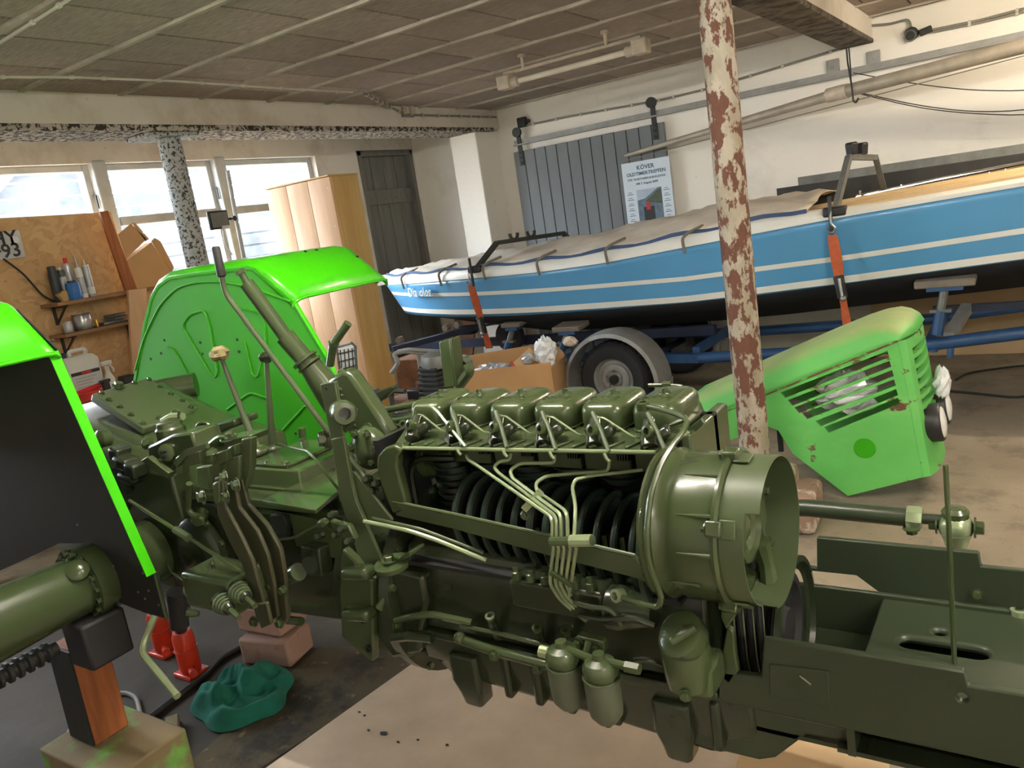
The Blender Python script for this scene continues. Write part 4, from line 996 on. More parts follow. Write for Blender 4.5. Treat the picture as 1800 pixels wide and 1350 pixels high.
# crank pulley with belts and belt runs
PY, PZ, PR = 1.60, .70, .125
pu = MB().lathe((-.565, PY, PZ), (1, 0, 0), [(PR-.03, 0)]+[(r, x) for i in range(4) for r, x in ((PR, .006+.021*i), (PR, .010+.021*i), (PR-.016, .016+.021*i), (PR-.016, .020+.021*i))]+[(PR, .092), (PR, .098), (PR-.02, .10), (PR-.035, .085), (.05, .08), (.045, .10), (.001, .10)], 44).build('crank_pulley', 'black_coat', TC)
MB().lathe((-.462, PY, PZ), (1, 0, 0), [(PR+.03, 0), (PR+.038, .004), (PR+.038, .016), (PR+.025, .018), (PR+.02, .006), (PR+.01, 0)], 48, cap=False, closed=True).build('damper_ring', 'olive_dark', pu)
for i in range(4):
    x = -.553+.021*i
    MB().tube([(x, 1.462, FZ-.04), (x, PY-PR, PZ+.04), (x, PY-PR, PZ-.02), (x, PY-PR+.02, PZ-.07)], .0065, 6).build('fan_belt', 'rubber', TC)
    MB().tube([(x, FY+.05, FZ-.02), (x, PY+PR-.02, PZ+.05)], .0065, 6).build('fan_belt', 'rubber', TC)
    MB().tube([(x+.009, PY-PR-.003, PZ+.16), (x+.009, PY-PR-.004, PZ+.0), (x+.009, PY-PR+.01, PZ-.06)], .0016, 5).build('belt_edge', 'pipe_steel', TC)
plate('belt_guard', [(1270, 1040), (1300, 1062), (1292, 1085), (1276, 1108), (1266, 1085)], 1.36, .012, 'olive', .003)
plate('tensioner_plate', [(1278, 1100), (1290, 1110), (1292, 1150), (1298, 1180), (1282, 1205), (1266, 1190), (1268, 1150)], 1.38, .014, 'olive', .004)
# --- crankcase, oil pan
def lofty(name, xs_, profs, mat, bevel=0, smooth=35):
    mb = MB(); mb.ring_loft([[Vector((x, y, z)) for y, z in pr]+[Vector((x, 2*YT-y, z)) for y, z in pr[::-1]] for x, pr in zip(xs_, profs)])
    return mb.build(name, mat, TC, bevel=bevel, smooth=smooth)
cc = [(1.50, .90), (1.43, .875), (1.415, .84), (1.408, .78), (1.408, .70), (1.395, .66)]
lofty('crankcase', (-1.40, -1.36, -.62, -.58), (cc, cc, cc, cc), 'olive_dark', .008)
fl = [(1.375, .66), (1.375, .645)]
lofty('pan_flange', (-1.40, -.56), (fl, fl), 'olive_dark', .003)
pn = lambda zb_, y: [(1.40, .645), (1.41, .56), (y, zb_+.03), (y+.05, zb_)]
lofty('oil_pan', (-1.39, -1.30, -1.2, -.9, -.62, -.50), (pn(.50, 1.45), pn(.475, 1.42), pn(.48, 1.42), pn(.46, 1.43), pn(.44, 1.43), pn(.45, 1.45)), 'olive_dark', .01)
for x in (-1.25, -.68):
    MB().ring_loft([[Vector((x-w_, y, z)), Vector((x+w_, y, z)), Vector((x+w_, y+.06, z)), Vector((x-w_, y+.06, z))] for w_, y, z in ((.045, 1.39, .60), (.047, 1.39, .52), (.036, 1.40, .478), (.030, 1.405, .446), (.022, 1.41, .434))]).build('pan_lug', 'olive_dark', TC, bevel=.012, seg=3)
for x in (-1.12, -1.03, -.94, -.82, -.58): MB().bb(x-.012, x+.012, 1.395, 1.43, .5, .62).build('pan_rib', 'olive_dark', TC, bevel=.008)
# side bosses, studs, gallery pipe, ledge rods
for px, py, l in ((862, 1085, 34), (945, 1105, 42), (995, 1110, 28)):
    a, b = T(px, py, 1.37), T(px+14, py+l, 1.40); MB().tube([a, b], [.012, .014], 12).build('side_boss', 'olive_dark', TC); MB().lathe(a, (a-b), [(.013, -.002), (.013, .006), (.006, .007), (.005, -.002)], 12).build('boss_stud', 'olive', TC)
pipe('gallery_pipe', [(812, 1125, 1.36), (865, 1143, 1.35), (960, 1168, 1.34), (1060, 1190, 1.34)], .0125, 'olive', 12)
MB().ball(T(808, 1121, 1.355), .016).build('gallery_plug', 'olive', TC)
for px, py in ((869, 1152), (945, 1175)): bolt(T(px, py, 1.335), (0, -1, .1), 1.1)
pipe('oil_line', [(810, 1100, 1.38), (900, 1118, 1.37), (980, 1140, 1.36)], .006, 'olive')
pipe('control_rod', [(640, 916, 1.33), (720, 933, 1.33), (770, 950, 1.34), (855, 985, 1.37)], .0055, 'pipe_steel')
pipe('control_rod', [(655, 911, 1.34), (740, 930, 1.34), (850, 972, 1.38)], .0045, 'olive')
pipe('drain_pipe', [(690, 1092, 1.36), (730, 1082, 1.35), (760, 1080, 1.36), (830, 1095, 1.38)], .010, 'olive', 10)
pipe('support_strut', [(690, 1122, 1.34), (720, 1118, 1.34), (760, 1122, 1.35)], .013, 'olive_dark', 10)
# injection pump and its clutter
ip = MB().bb(-1.02, -.78, 1.34, 1.42, .80, .87).build('injection_pump', 'olive_dark', TC, bevel=.008)
for k in range(6): MB().lathe((-1.0+.038*k, 1.35, .87), (0, 0, 1), [(.011, 0), (.011, .018), (.007, .02), (.007, .03)], 10).build('delivery_valve', 'olive', ip)
MB().lathe((-.78, 1.38, .82), (1, 0, 0), [(.05, 0), (.05, .03), (.042, .045), (.03, .1)], 20).build('governor_housing', 'olive_dark', ip)
for px, py in ((1030, 1066), (1060, 1076), (1088, 1084)): MB().lathe(T(px, py, 1.34), (.9, -.3, .2), [(.005, 0), (.005, .014), (.009, .014), (.009, .024)], 10).build('union_nut', 'olive_dark', ip)
pipe('feed_pipe', [(1010, 1058, 1.33), (1040, 1068, 1.32), (1075, 1070, 1.32), (1092, 1100, 1.33)], .006, 'olive')
pipe('feed_pipe', [(1020, 1082, 1.33), (1060, 1090, 1.32), (1110, 1085, 1.32), (1150, 1100, 1.33)], .007, 'olive_dark')
pipe('feed_pipe', [(1115, 1160, 1.30), (1140, 1158, 1.30), (1170, 1170, 1.32)], .006, 'olive_dark')
# the pipe that follows the fan housing down to the pump
pipe('breather_pipe', [(1131, 713, 1.5), (1160, 719, 1.48), (1192, 728, 1.45), (1209, 737, 1.43), (1203, 757, 1.40), (1181, 783, 1.36), (1161, 817, 1.32), (1143, 872, 1.27), (1136, 939, 1.235), (1139, 985, 1.23), (1163, 1050, 1.24), (1160, 1066, 1.245), (1144, 1066, 1.25), (1110, 1057, 1.27), (1088, 1047, 1.29)], .006, 'olive', 10, .02)
MB().lathe(T(1131, 713, 1.5)+Vector((0, 0, -.008)), (0, -.1, 1), [(.014, 0), (.014, .016), (.008, .017), (.007, .004)], 16).build('banjo_eye', 'olive', TC)
MB().lathe(T(1087, 1046, 1.29), (-.3, -.9, .2), [(.014, -.01), (.014, .01), (.008, .011), (.007, 0)], 16).build('banjo_eye', 'pipe_steel', TC)
# oil filler canister with ribbed cap
a = T(1205, 1150, 1.30)
of = MB().lathe(a+Vector((0, 0, -.075)), (0, 0, 1), [(.03, 0), (.042, .01), (.048, .05), (.05, .09), (.046, .1)], 28).build('oil_filler', 'olive', TC)
MB().lathe(T(1200, 1118, 1.285), (-.25, -.6, .75), [(.045, -.02), (.048, -.004), (.048, .012), (.04, .018), (.001, .02)], 28).build('filler_cap', 'olive', of)
MB().tube([T(1180, 1128, 1.245), T(1222, 1103, 1.27)], .008, 8).build('cap_grip', 'olive', of)
MB().bb(a.x-.045, a.x+.05, 1.29, 1.38, a.z-.09, a.z-.02).build('filler_foot', 'olive', of, bevel=.012)
bolt(a+Vector((.01, -.045, -.06)), (0, -1, 0), 1.0, of)
# fuel filters
for px, py, y in ((992, 1150, 1.235), (1058, 1172, 1.225)):
    p = T(px, py, y); q = Vector((p.x-.004, y, p.z))
    F = MB().lathe(q, (0, 0, 1), [(.034, -.022), (.037, -.012), (.037, .0), (.030, .012), (.014, .018), (.012, .03), (.001, .03)], 26).build('filter_head', 'olive', TC)
    MB().lathe(q, (0, 0, -1), [(.037, .020), (.0375, .03), (.036, .09), (.034, .105), (.022, .122), (.008, .127), (.007, .136), (.001, .136)], 26).build('filter_bowl', 'bowl_grey', F)
    MB().torus(q+Vector((0, 0, -.022)), (0, 0, 1), .037, .003, 28, 6).build('seal_band', 'olive', F)
    for k in range(4): bolt(q+Vector((.026*math.cos(k*1.57+.5), .026*math.sin(k*1.57+.5), .004)), (0, 0, 1), .55, F)
pipe('filter_link', [(960, 1146, 1.24), (1000, 1142, 1.235), (1040, 1158, 1.23), (1105, 1172, 1.225)], .009, 'olive', 10, 0)
MB().lathe(T(958, 1146, 1.24), (-1, -.1, .1), [(.013, -.01), (.013, .012)], 10).build('banjo_eye', 'pipe_steel', TC)
MB().lathe(T(1108, 1173, 1.225), (1, 0, 0), [(.012, -.01), (.012, .02)], 6).build('banjo_eye', 'olive', TC)
pipe('filter_stem', [(1030, 1155, 1.25), (1034, 1130, 1.28)], .008, 'olive')
plate('filter_bracket', [(1010, 1118), (1060, 1130), (1062, 1150), (1012, 1140)], 1.29, .03, 'olive', .006)
for px, py in ((1015, 1132), (1048, 1140)): bolt(T(px, py, 1.285), (0, -1, 0), 1.2)
# --- front frame
near = [(1342, 1123), (1695, 1181), (1701, 1205), (1800, 1222), (2250, 1301), (2250, 1473), (1800, 1352), (1507, 1287), (1277, 1237), (1263, 1227), (1263, 1180), (1338, 1190)]
nr = plate('frame_rail', near, 1.38, .016, 'olive_frame', .003)
cut(nr, MB().cyl(T(1685, 1276, 1.3), T(1685, 1276, 1.3)+Vector((0, .2, 0)), .009).cyl(T(1545, 1177, 1.3), T(1545, 1177, 1.3)+Vector((0, .2, 0)), .004).cyl(T(1363, 1144, 1.3), T(1363, 1144, 1.3)+Vector((0, .2, 0)), .005))
plate('rail_patch', [(1353, 1168), (1456, 1182), (1460, 1246), (1353, 1222)], 1.376, .004, 'olive_frame', .001)
MB().tube([T(1405, 1188, 1.375), T(1425, 1203, 1.375)], .003, 6).build('weld_bead', 'olive', nr)
plate('sump_guard', [(1275, 1232), (1503, 1283), (1497, 1307), (1417, 1293), (1363, 1333), (1335, 1337), (1200, 1305), (1185, 1260), (1215, 1225)], 1.42, .012, 'olive_frame', .008)
far = [(1435, 945), (1560, 957), (1721, 972), (1725, 996), (1800, 1003), (2250, 1051), (2250, 1221), (1800, 1095), (1570, 1060), (1505, 1012), (1398, 1001), (1398, 992), (1436, 1000)]
fr_ = plate('frame_rail', far, 1.86, .016, 'olive_frame', .003)
cut(fr_, MB().cyl(T(1602, 970, 1.8), T(1602, 970, 1.8)+Vector((0, .2, 0)), .006))
bolt(T(1717, 1044, 1.855), (0, -1, 0), 1.0)
MB().bb(-.62, .2, 1.845, 1.86, .50, .68).build('frame_rail_inner', 'olive_frame', TC, bevel=.004)
# axle support plate between the rails, with an oblong slot, and the dark trough before it
z1 = T(1600, 1055, 1.855).z
spx = [TZ(1545, 1068, z1), TZ(1575, 1048, z1), TZ(1960, 1110, z1), TZ(1960, 1285, z1), TZ(1700, 1225, z1), TZ(1555, 1150, z1)]
xa, xb = spx[0].x, .5
asup = MB().bb(xa, xb, 1.397, 1.855, z1-.02, z1).build('axle_support', 'olive_frame', TC, bevel=.015, seg=3)
s0, s1_ = TZ(1600, 1128, z1), TZ(1718, 1140, z1); rdx = .022
slot = MB(); q = []
for k in range(9): a = PI/2+PI*k/8; q.append(Vector((s0.x+rdx*math.cos(a), s0.y+rdx*math.sin(a), z1-.05)))
for k in range(9): a = -PI/2+PI*k/8; q.append(Vector((s1_.x+rdx*math.cos(a), s0.y+rdx*math.sin(a), z1-.05)))
hl = TZ(1652, 1110, z1); cut(asup, slot.prism(q, (0, 0, .1)).cyl(hl+Vector((0, 0, -.05)), hl+Vector((0, 0, .05)), .012))
MB().bb(xa-.02, xb, 1.40, 1.85, z1-.10, z1-.09).build('axle_tray', 'olive_dark', TC)
MB().bb(xa, xa+.015, 1.397, 1.855, z1-.10, z1-.005).build('axle_support_web', 'olive_frame', TC)
MB().lathe(TZ(1792, 1080, z1), (0, 0, 1), [(.018, 0), (.018, .012), (.01, .013), (.008, .002)], 14).build('pivot_bush', 'pipe_steel', TC)
MB().bb(-.62, xa-.02, 1.42, 1.84, .56, .57).build('trough', 'olive_dark', TC)
MB().bb(-.12, .45, 1.5, 1.75, .18, .26).build('jack_beam', 'olive_dark', TC, bevel=.01)
# steering link behind the far rail, wire rod in front of it
lk = MB().tube([Vector((-1.75, 2.0, T(1335, 893, 2.12).z+.05)), T(1335, 893, 2.12), T(1420, 893, 2.1), T(1600, 910, 2.1)], .024, 14).build('drag_link', 'olive_frame', TC)
MB().tube([T(1600, 910, 2.1), T(1665, 915, 2.1)], .014, 12).build('link_thread', 'olive_frame', lk)
MB().lathe(T(1594, 908, 2.1), (1, 0, -.05), [(.03, 0), (.032, .01), (.032, .03), (.028, .036)], 8).build('clamp_collar', 'pipe_steel', lk)
bolt(T(1602, 928, 2.08), (0, 0, -1), 1.6, lk)
bj = T(1680, 925, 2.1)
MB().ball(bj, .04, 18, 12).lathe(bj+Vector((0, 0, -.085)), (0, 0, 1), [(.014, 0), (.022, .02), (.03, .05), (.038, .07)], 18).build('ball_joint', 'pipe_steel', lk)
MB().lathe(bj+Vector((0, 0, .02)), (0, 0, 1), [(.03, 0), (.032, .02), (.024, .03), (.001, .032)], 16).build('ball_joint_cap', 'olive', lk)
MB().hexa(bj+Vector((.04, 0, 0)), (1, 0, 0), .018, .022).build('bolt', 'olive', lk); MB().hexa(bj+Vector((-.04, 0, .0)), (-1, 0, 0), .016, .02).build('bolt', 'olive', lk)
pipe('wire_rod', [(1662, 818, 1.62), (1668, 930, 1.62), (1678, 1178, 1.62)], .005, 'olive', 8, 0)
# --- bracket behind the engine, canister beside the front cover, hoses
bk = MB().prism(pp([(771, 601), (789, 596), (800, 679), (781, 683)], 1.93), (0, .008, 0)).build('bonnet_bracket', 'olive', TC, bevel=.003)
MB().prism([T(789, 596, 1.93), T(800, 679, 1.93), T(800, 679, 1.93)+Vector((-.0, .05, 0)), T(789, 596, 1.93)+Vector((0, .05, 0))], (.008, 0, 0)).build('bracket_flange', 'olive', bk, bevel=.002)
MB().tube([T(806, 678, 1.95), T(826, 652, 1.95), T(820, 640, 1.95)], .018, 8, .03).build('bracket_arm', 'olive', bk)
MB().lathe(T(814, 640, 2.0), (.5, -.85, .1), [(.028, -.04), (.028, .03), (.014, .031), (.012, -.02)], 20).build('bracket_hub', 'olive', bk)
MB().lathe(T(1250, 790, 1.82), (0, 0, 1), [(.024, -.01), (.028, .0), (.028, .06), (.022, .075), (.012, .08)], 20).build('breather_canister', 'olive_dark', TC)
pipe('breather_hose', [(1140, 677, 1.86), (1172, 677, 1.86), (1206, 679, 1.85), (1232, 712, 1.83), (1243, 755, 1.82)], .0055, 'olive', 10, .03)
MB().lathe(T(1172, 677, 1.86), (1, 0, 0), [(.011, -.01), (.011, .012)], 6).build('hose_union', 'olive', TC)
MB().bb(-.645, -.62, 1.53, 1.78, 1.0, 1.17).build('front_cover', 'olive', TC, bevel=.006)
MB().tube([(-.70, 1.535, 1.175), (-.63, 1.54, 1.20)], .006, 6).build('lift_strap', 'olive', TC)
plate('engine_lift_eye', [(1200, 760), (1232, 735), (1238, 745), (1210, 770)], 1.56, .01, 'olive', .002)
# --- clutch housing and engine mount
bell = [(r*1.0, x) for r, x in ((.235, 0), (.255, .01), (.255, .05), (.235, .06), (.24, .18), (.275, .20), (.275, .235), (.24, .245))]
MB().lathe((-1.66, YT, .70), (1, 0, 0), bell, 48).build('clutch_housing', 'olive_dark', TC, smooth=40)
for k in range(16):
    a = 2*PI*k/16+.1; bolt((-1.425, YT+.262*math.cos(a), .70+.262*math.sin(a)), (1, 0, 0), 1.1)
plate('flange_plate', [(600, 965), (622, 985), (640, 1010), (655, 1020), (655, 1165), (600, 1120), (596, 1040)], 1.36, .03, 'olive', .006)
for py in (1000, 1072):
    q0, q1 = T(606, py, 1.345), T(655, py+12, 1.345)
    MB().box((q0+q1)/2, ((q1-q0).length, .05, .035), Matrix.Rotation(R(-8), 3, 'Y')).build('flange_lug', 'olive', TC, bevel=.014, seg=3)
for px, py in ((637, 1090), (648, 1140)): MB().lathe(T(px, py, 1.355), (0, -1, 0), [(.011, 0), (.011, .004), (.007, .005), (.006, -.004)], 12).build('threaded_hole', 'hole_black', TC)
mt = plate('engine_mount', [(656, 1010), (690, 1000), (742, 1012), (750, 1060), (735, 1150), (690, 1160), (660, 1120)], 1.375, .05, 'olive_dark', .012)
MB().lathe(T(690, 992, 1.33), (0, -.12, 1), [(.045, -.006), (.046, 0), (.046, .006), (.001, .007)], 28).build('mount_tab', 'olive', mt)
MB().box(T(722, 972, 1.37), (.06, .06, .012), Matrix.Rotation(R(-28), 3, 'Y')).build('mount_strap', 'olive', mt, bevel=.004)
bolt(T(684, 986, 1.325), (0, 0, 1), 1.5, mt)
MB().tube([T(668, 1068, 1.35), T(680, 1048, 1.36)], [.013, .008], 12).build('mount_spigot', 'olive', mt)
# starter-like round casting beside the steering box
st = MB().lathe((-1.56, 1.60, 1.07), (1, 0, 0), [(.05, 0), (.068, .01), (.072, .03), (.072, .15), (.06, .17)], 26).build('steering_pump', 'olive', TC)
MB().lathe(T(640, 788, 1.50), (-.2, -.95, .2), [(.06, -.05), (.062, -.01), (.05, .01), (.03, .02), (.001, .022)], 24).build('pump_cover', 'olive', TC)
for k in range(6):
    a = 2*PI*k/6; c_ = T(640, 788, 1.485); bolt(c_+Vector((.046*math.cos(a), 0, .046*math.sin(a))), (0, -1, .1), 1.1)
# --- transmission
gb = lofty('gearbox_case', (-2.42, -1.95, -1.64), ([(1.44, .95), (1.41, .93), (1.40, .62), (1.45, .52)], [(1.45, .95), (1.42, .93), (1.41, .66), (1.46, .56)], [(1.50, .95), (1.46, .93), (1.40, .70), (1.46, .58)]), 'olive_dark', .012)
MB().bb(-2.42, -1.72, 1.40, 1.84, .945, .972).build('gearbox_flange', 'olive', TC, bevel=.004)
cvp = [TZ(459, 886, .985), TZ(590, 826, .985), TZ(600, 866, .985), TZ(556, 904, .985)]
MB().prism(cvp, (0, 0, .012)).build('floor_plate', 'olive', TC, bevel=.002)
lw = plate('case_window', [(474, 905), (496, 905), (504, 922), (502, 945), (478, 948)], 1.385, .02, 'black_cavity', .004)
plate('case_shoulder', [(455, 893), (555, 912), (600, 945), (598, 985), (520, 960), (508, 905)], 1.40, .05, 'olive', .006)
plate('case_block', [(527, 960), (560, 965), (566, 1015), (530, 1012)], 1.36, .05, 'olive_dark', .006)
# shift tower with two levers
b0 = [TZ(425, 850, .972), TZ(470, 868, .972), TZ(552, 828, .972), TZ(510, 800, .972)]
zt = 1.045
twr = MB(); t0 = [Vector((-2.11, 1.48, .972)), Vector((-1.83, 1.48, .972)), Vector((-1.83, 1.76, .972)), Vector((-2.11, 1.76, .972))]
t1_ = [Vector((p.x*.93+(-1.97)*.07, p.y*.93+1.62*.07, 1.035)) for p in t0]
shift = twr.ring_loft([t0, t1_]).build('shift_tower', 'olive', TC, bevel=.005)
MB().bb(-2.12, -1.82, 1.47, 1.77, .972, .982).build('tower_flange', 'olive', shift, bevel=.003)
MB().bb(-2.09, -1.90, 1.50, 1.74, 1.035, 1.045).build('tower_top', 'olive', shift, bevel=.003)
for x, y in ((-2.08, 1.51), (-1.91, 1.51), (-1.91, 1.73), (-2.0, 1.51), (-1.855, 1.5), (-1.855, 1.73), (-2.08, 1.73)): bolt((x, y, 1.045 if x < -1.87 else .985), (0, 0, 1), 1.0, shift)
for (bx_, by_, tx_, ty_, yy, kn) in ((450, 787, 386, 622, 1.57, 1), (479, 783, 468, 628, 1.67, 0)):
    b = T(bx_, by_, yy); t = T(tx_, ty_, yy)
    lv = MB().tube([b, b+(t-b)*.3, t], [.016, .011, .007], 12).build('gear_lever', 'olive_flat', TC)
    MB().ball(b+Vector((0, 0, -.012)), .038, 18, 10, (1, 1, .55)).build('lever_dome', 'olive', lv)
    rr = random.Random(kn+2); k_ = MB(); rgk = []
    for i in range(1, 7):
        a = PI*i/7; rgk.append([t+Vector((math.sin(a)*math.cos(2*PI*j/10), math.sin(a)*math.sin(2*PI*j/10), -.75*math.cos(a)))*(.032 if kn else .024)*rr.uniform(.8, 1.15) for j in range(10)])
    k_.ring_loft(rgk).build('wrapped_knob', 'knob_clay' if kn else 'olive_dark', lv, smooth=30)
pipe('shift_rod', [(486, 781, 1.6), (540, 793, 1.5), (552, 805, 1.47), (596, 862, 1.42), (598, 880, 1.42)], .004, 'olive', 6, .01)
MB().cyl(T(535, 790, 1.75), T(530, 752, 1.75), .012).build('locating_pin', 'olive', TC)
# hydraulic lift housing with bolted cover
rear = lofty('rear_housing', (-3.25, -2.95, -2.62, -2.32), ([(1.46, 1.18), (1.40, 1.14), (1.38, .70), (1.46, .52)], [(1.42, 1.235), (1.37, 1.17), (1.36, .66), (1.46, .50)], [(1.42, 1.12), (1.36, 1.08), (1.36, .64), (1.46, .50)], [(1.44, 1.06), (1.38, 1.03), (1.38, .62), (1.46, .52)]), 'olive', .01)
c4_ = [T(160, 697, 1.47), T(258, 668, 1.77), T(350, 722, 1.75), T(252, 757, 1.47)]
nn = (c4_[1]-c4_[0]).cross(c4_[3]-c4_[0]).normalized(); nn = nn if nn.z > 0 else -nn
lc = MB().prism([p-nn*.02 for p in c4_], nn*.032).build('lift_cover', 'olive_flat', TC, bevel=.008, seg=3)
for e0, e1, n in ((0, 1, 3), (1, 2, 4), (2, 3, 3), (3, 0, 4)):
    for k in range(n):
        p = c4_[e0]+(c4_[e1]-c4_[e0])*((k+.15)/n); ce = sum(c4_, Vector())/4; bolt(p+(ce-p).normalized()*.022+nn*.012, nn, .95, lc)
bolt(c4_[0]+nn*.012+(c4_[1]-c4_[0])*.4+Vector((.02, 0, 0)), nn, 1.8, lc)
MB().ring_loft([[Vector((x, y, z)) for x, y, z in ((-3.0, 1.40, .98), (-2.36, 1.40, .98), (-2.36, 1.84, .98), (-3.0, 1.84, .98))], [Vector((x, y, z)) for x, y, z in ((-3.0, 1.44, 1.235), (-2.42, 1.44, 1.09), (-2.42, 1.80, 1.09), (-3.0, 1.80, 1.235))]]).build('lift_housing', 'olive', TC, bevel=.02, seg=3)
MB().cyl(T(270, 690, 1.83), T(345, 676, 1.95), .05, n=24).build('lift_cylinder', 'olive', TC)
MB().lathe(T(338, 704, 1.9), (0, 0, 1), [(.022, -.02), (.022, .01), (.014, .014)], 14).build('filler_plug', 'olive', TC)
plate('housing_ledge', [(350, 752), (410, 738), (413, 750), (352, 775)], 1.56, .1, 'olive', .006)
# control valve cluster
vb = plate('valve_body', [(258, 785), (300, 765), (335, 760), (345, 790), (310, 815), (300, 830), (262, 815)], 1.33, .10, 'olive', .008)
MB().lathe(T(303, 768, 1.40), (0, 0, 1), [(.045, -.03), (.046, .03), (.04, .036), (.038, .05), (.03, .052)], 24).build('relief_turret', 'olive', vb)
MB().tube([T(285, 742, 1.40), T(302, 733, 1.42), T(322, 732, 1.43)], [.012, .014, .012], 8).build('turret_clamp', 'pipe_steel', vb)
MB().cyl(T(315, 735, 1.42), T(314, 722, 1.42), .005).build('turret_screw', 'olive', vb)
MB().lathe(T(294, 795, 1.32), (.35, -.9, .1), [(.027, -.03), (.027, .006), (.022, .008), (.001, .008)], 24).build('port_flange', 'olive', vb)
for dx, dz in ((-.008, .004), (.009, .006), (.0, -.011)): MB().lathe(T(294, 795, 1.32)+Vector((dx, -.012, dz)), (.35, -.9, .1), [(.006, 0), (.006, .004), (.003, .005), (.003, 0)], 10).build('port', 'hole_black', vb)
MB().lathe(T(278, 818, 1.31), (.5, -.8, -.1), [(.013, -.03), (.013, .012), (.008, .013), (.007, 0)], 14).build('port_stub', 'olive', vb)
plate('valve_tray', [(247, 810), (258, 803), (296, 832), (294, 842)], 1.29, .02, 'olive', .002)
MB().torus(T(358, 760, 1.5), (.3, -.9, .2), .032, .006, 24, 8).build('cable_ring', 'olive', vb)
MB().lathe(T(358, 760, 1.5), (.3, -.9, .2), [(.032, -.006), (.032, .0), (.001, .0)], 24).build('disc_cover', 'olive', vb)
for px, py, y, s_ in ((342, 775, 1.4, 1.5), (355, 780, 1.38, 1.3), (260, 780, 1.38, 1.6), (190, 770, 1.45, 1.4)): bolt(T(px, py, y), (.3, -.7, .6), s_)
MB().lathe(T(175, 772, 1.34), (0, -1, .1), [(.03, -.03), (.03, .0), (.02, .008), (.001, .01)], 18).build('shaft_boss', 'olive', TC)
for px, py, y, w_, h_ in ((222, 812, 1.36, .07, .04), (232, 838, 1.36, .08, .03), (212, 797, 1.38, .05, .05), (240, 825, 1.34, .05, .05)):
    MB().box(T(px, py, y), (w_, .06, h_), Matrix.Rotation(R(10), 3, 'Y')).build('valve_block', 'olive_dark', TC, bevel=.008)
for px, py in ((200, 815), (238, 840), (228, 860), (225, 890)): MB().lathe(T(px, py, 1.33), (.6, -.7, .1), [(.01, -.02), (.01, .01), (.014, .01), (.014, .02)], 10).build('hydraulic_union', 'olive_dark', TC)
# brake cover, axle trumpets
MB().lathe(T(360, 965, 1.41), (0, -1, 0), [(.12, 0), (.118, .025), (.10, .04), (.05, .05), (.001, .052)], 36).build('brake_cover', 'olive_dark', TC)
for k in range(8):
    a = 2*PI*k/8+.3; bolt(T(360, 965, 1.388)+Vector((.107*math.cos(a), 0, .107*math.sin(a))), (0, -1, 0), 1.0)
pipe('brake_hose', [(333, 850, 1.32), (331, 895, 1.33), (337, 905, 1.33), (352, 906, 1.36)], .010, 'olive', 10, .02)
MB().lathe(T(350, 912, 1.36), (.5, -.8, -.2), [(.022, -.03), (.022, .012), (.016, .018), (.001, .018)], 16).build('brake_lever_hub', 'olive', TC)
AX = T(137, 1030, 1.10); AXx, AXz = AX.x, AX.z
tm = MB().lathe((AXx, 1.36, AXz), (0, -1, 0), [(.11, 0), (.115, .2), (.118, .22), (.118, .25), (.092, .255), (.094, .32), (.108, .62), (.122, .9), (.13, 1.0), (.02, 1.0)], 36).build('axle_trumpet', 'olive', TC)
for k in range(18):
    a = 2*PI*k/18; bolt((AXx+.108*math.cos(a), 1.105, AXz+.108*math.sin(a)), (0, -1, 0), 1.05, tm)
MB().lathe((AXx+.075, 1.08, AXz+.07), (.6, -.3, .5), [(.03, -.02), (.032, .01), (.02, .02), (.001, .022)], 16).build('trumpet_boss', 'olive', tm)
MB().lathe((AXx, 1.88, AXz), (0, 1, 0), [(.11, 0), (.115, .2), (.118, .25), (.104, .3), (.13, .9), (.02, .92)], 30).build('axle_trumpet', 'olive', TC)
MB().lathe((AXx-.02, 1.0, AXz-.16), (0, -1, 0), [(.022, 0)]+[(r, .02+.028*i+d_) for i in range(12) for r, d_ in ((.022, 0), (.032, .004), (.032, .014), (.022, .018))], 14).build('threaded_stub', 'iron_dark', TC)
MB().bb(AXx-.03, AXx+.10, 1.03, 1.17, AXz-.24, AXz-.09).build('axle_clamp', 'black_coat', TC, bevel=.01)
# master cylinder, pushrods
mcx = T(345, 1060, 1.2); mc1 = T(425, 1060, 1.2)
mc = MB().bb(mcx.x, mc1.x, 1.17, 1.30, mc1.z-.03, mc1.z+.075).build('master_cylinder', 'olive', TC, bevel=.012, seg=3)
MB().hexa(T(377, 1013, 1.235), (0, 0, 1), .026, .018).build('reservoir_nut', 'olive', mc)
MB().lathe(T(377, 1008, 1.235), (0, 0, 1), [(.012, 0), (.012, .02), (.006, .022), (.009, .03), (.004, .04)], 12).build('bleed_nipple', 'olive', mc)
for px, py, y in ((392, 1060, 1.15), (420, 1040, 1.175)):
    p = T(px, py, y); d = Vector((.9, -.25, -.12)).normalized()
    bt_ = MB().lathe(p, d, [(.026, -.02), (.024, .0), (.016, .045), (.012, .05)], 18).build('rubber_boot', 'olive_dark', mc)
    for i in range(4): MB().torus(p+d*(.002+.011*i), d, .026-.003*i, .0045, 22, 8).build('bellows_ring', 'olive_flat', mc)
    MB().tube([p+d*.04, p+d*.10], .008, 10).build('pushrod', 'olive', mc)
pipe('brake_pipe', [(340, 1055, 1.22), (325, 1045, 1.24), (322, 1030, 1.26), (345, 1018, 1.28), (358, 1008, 1.3)], .004, 'olive', 6, .02)
pipe('brake_pipe', [(333, 1070, 1.22), (330, 1060, 1.24), (345, 1035, 1.26), (300, 1005, 1.32), (288, 970, 1.35)], .004, 'olive', 6, .03)
MB().lathe(T(338, 1078, 1.2), (-.8, -.5, .2), [(.008, -.02), (.012, 0), (.012, .015)], 10).build('pipe_union', 'olive', mc)
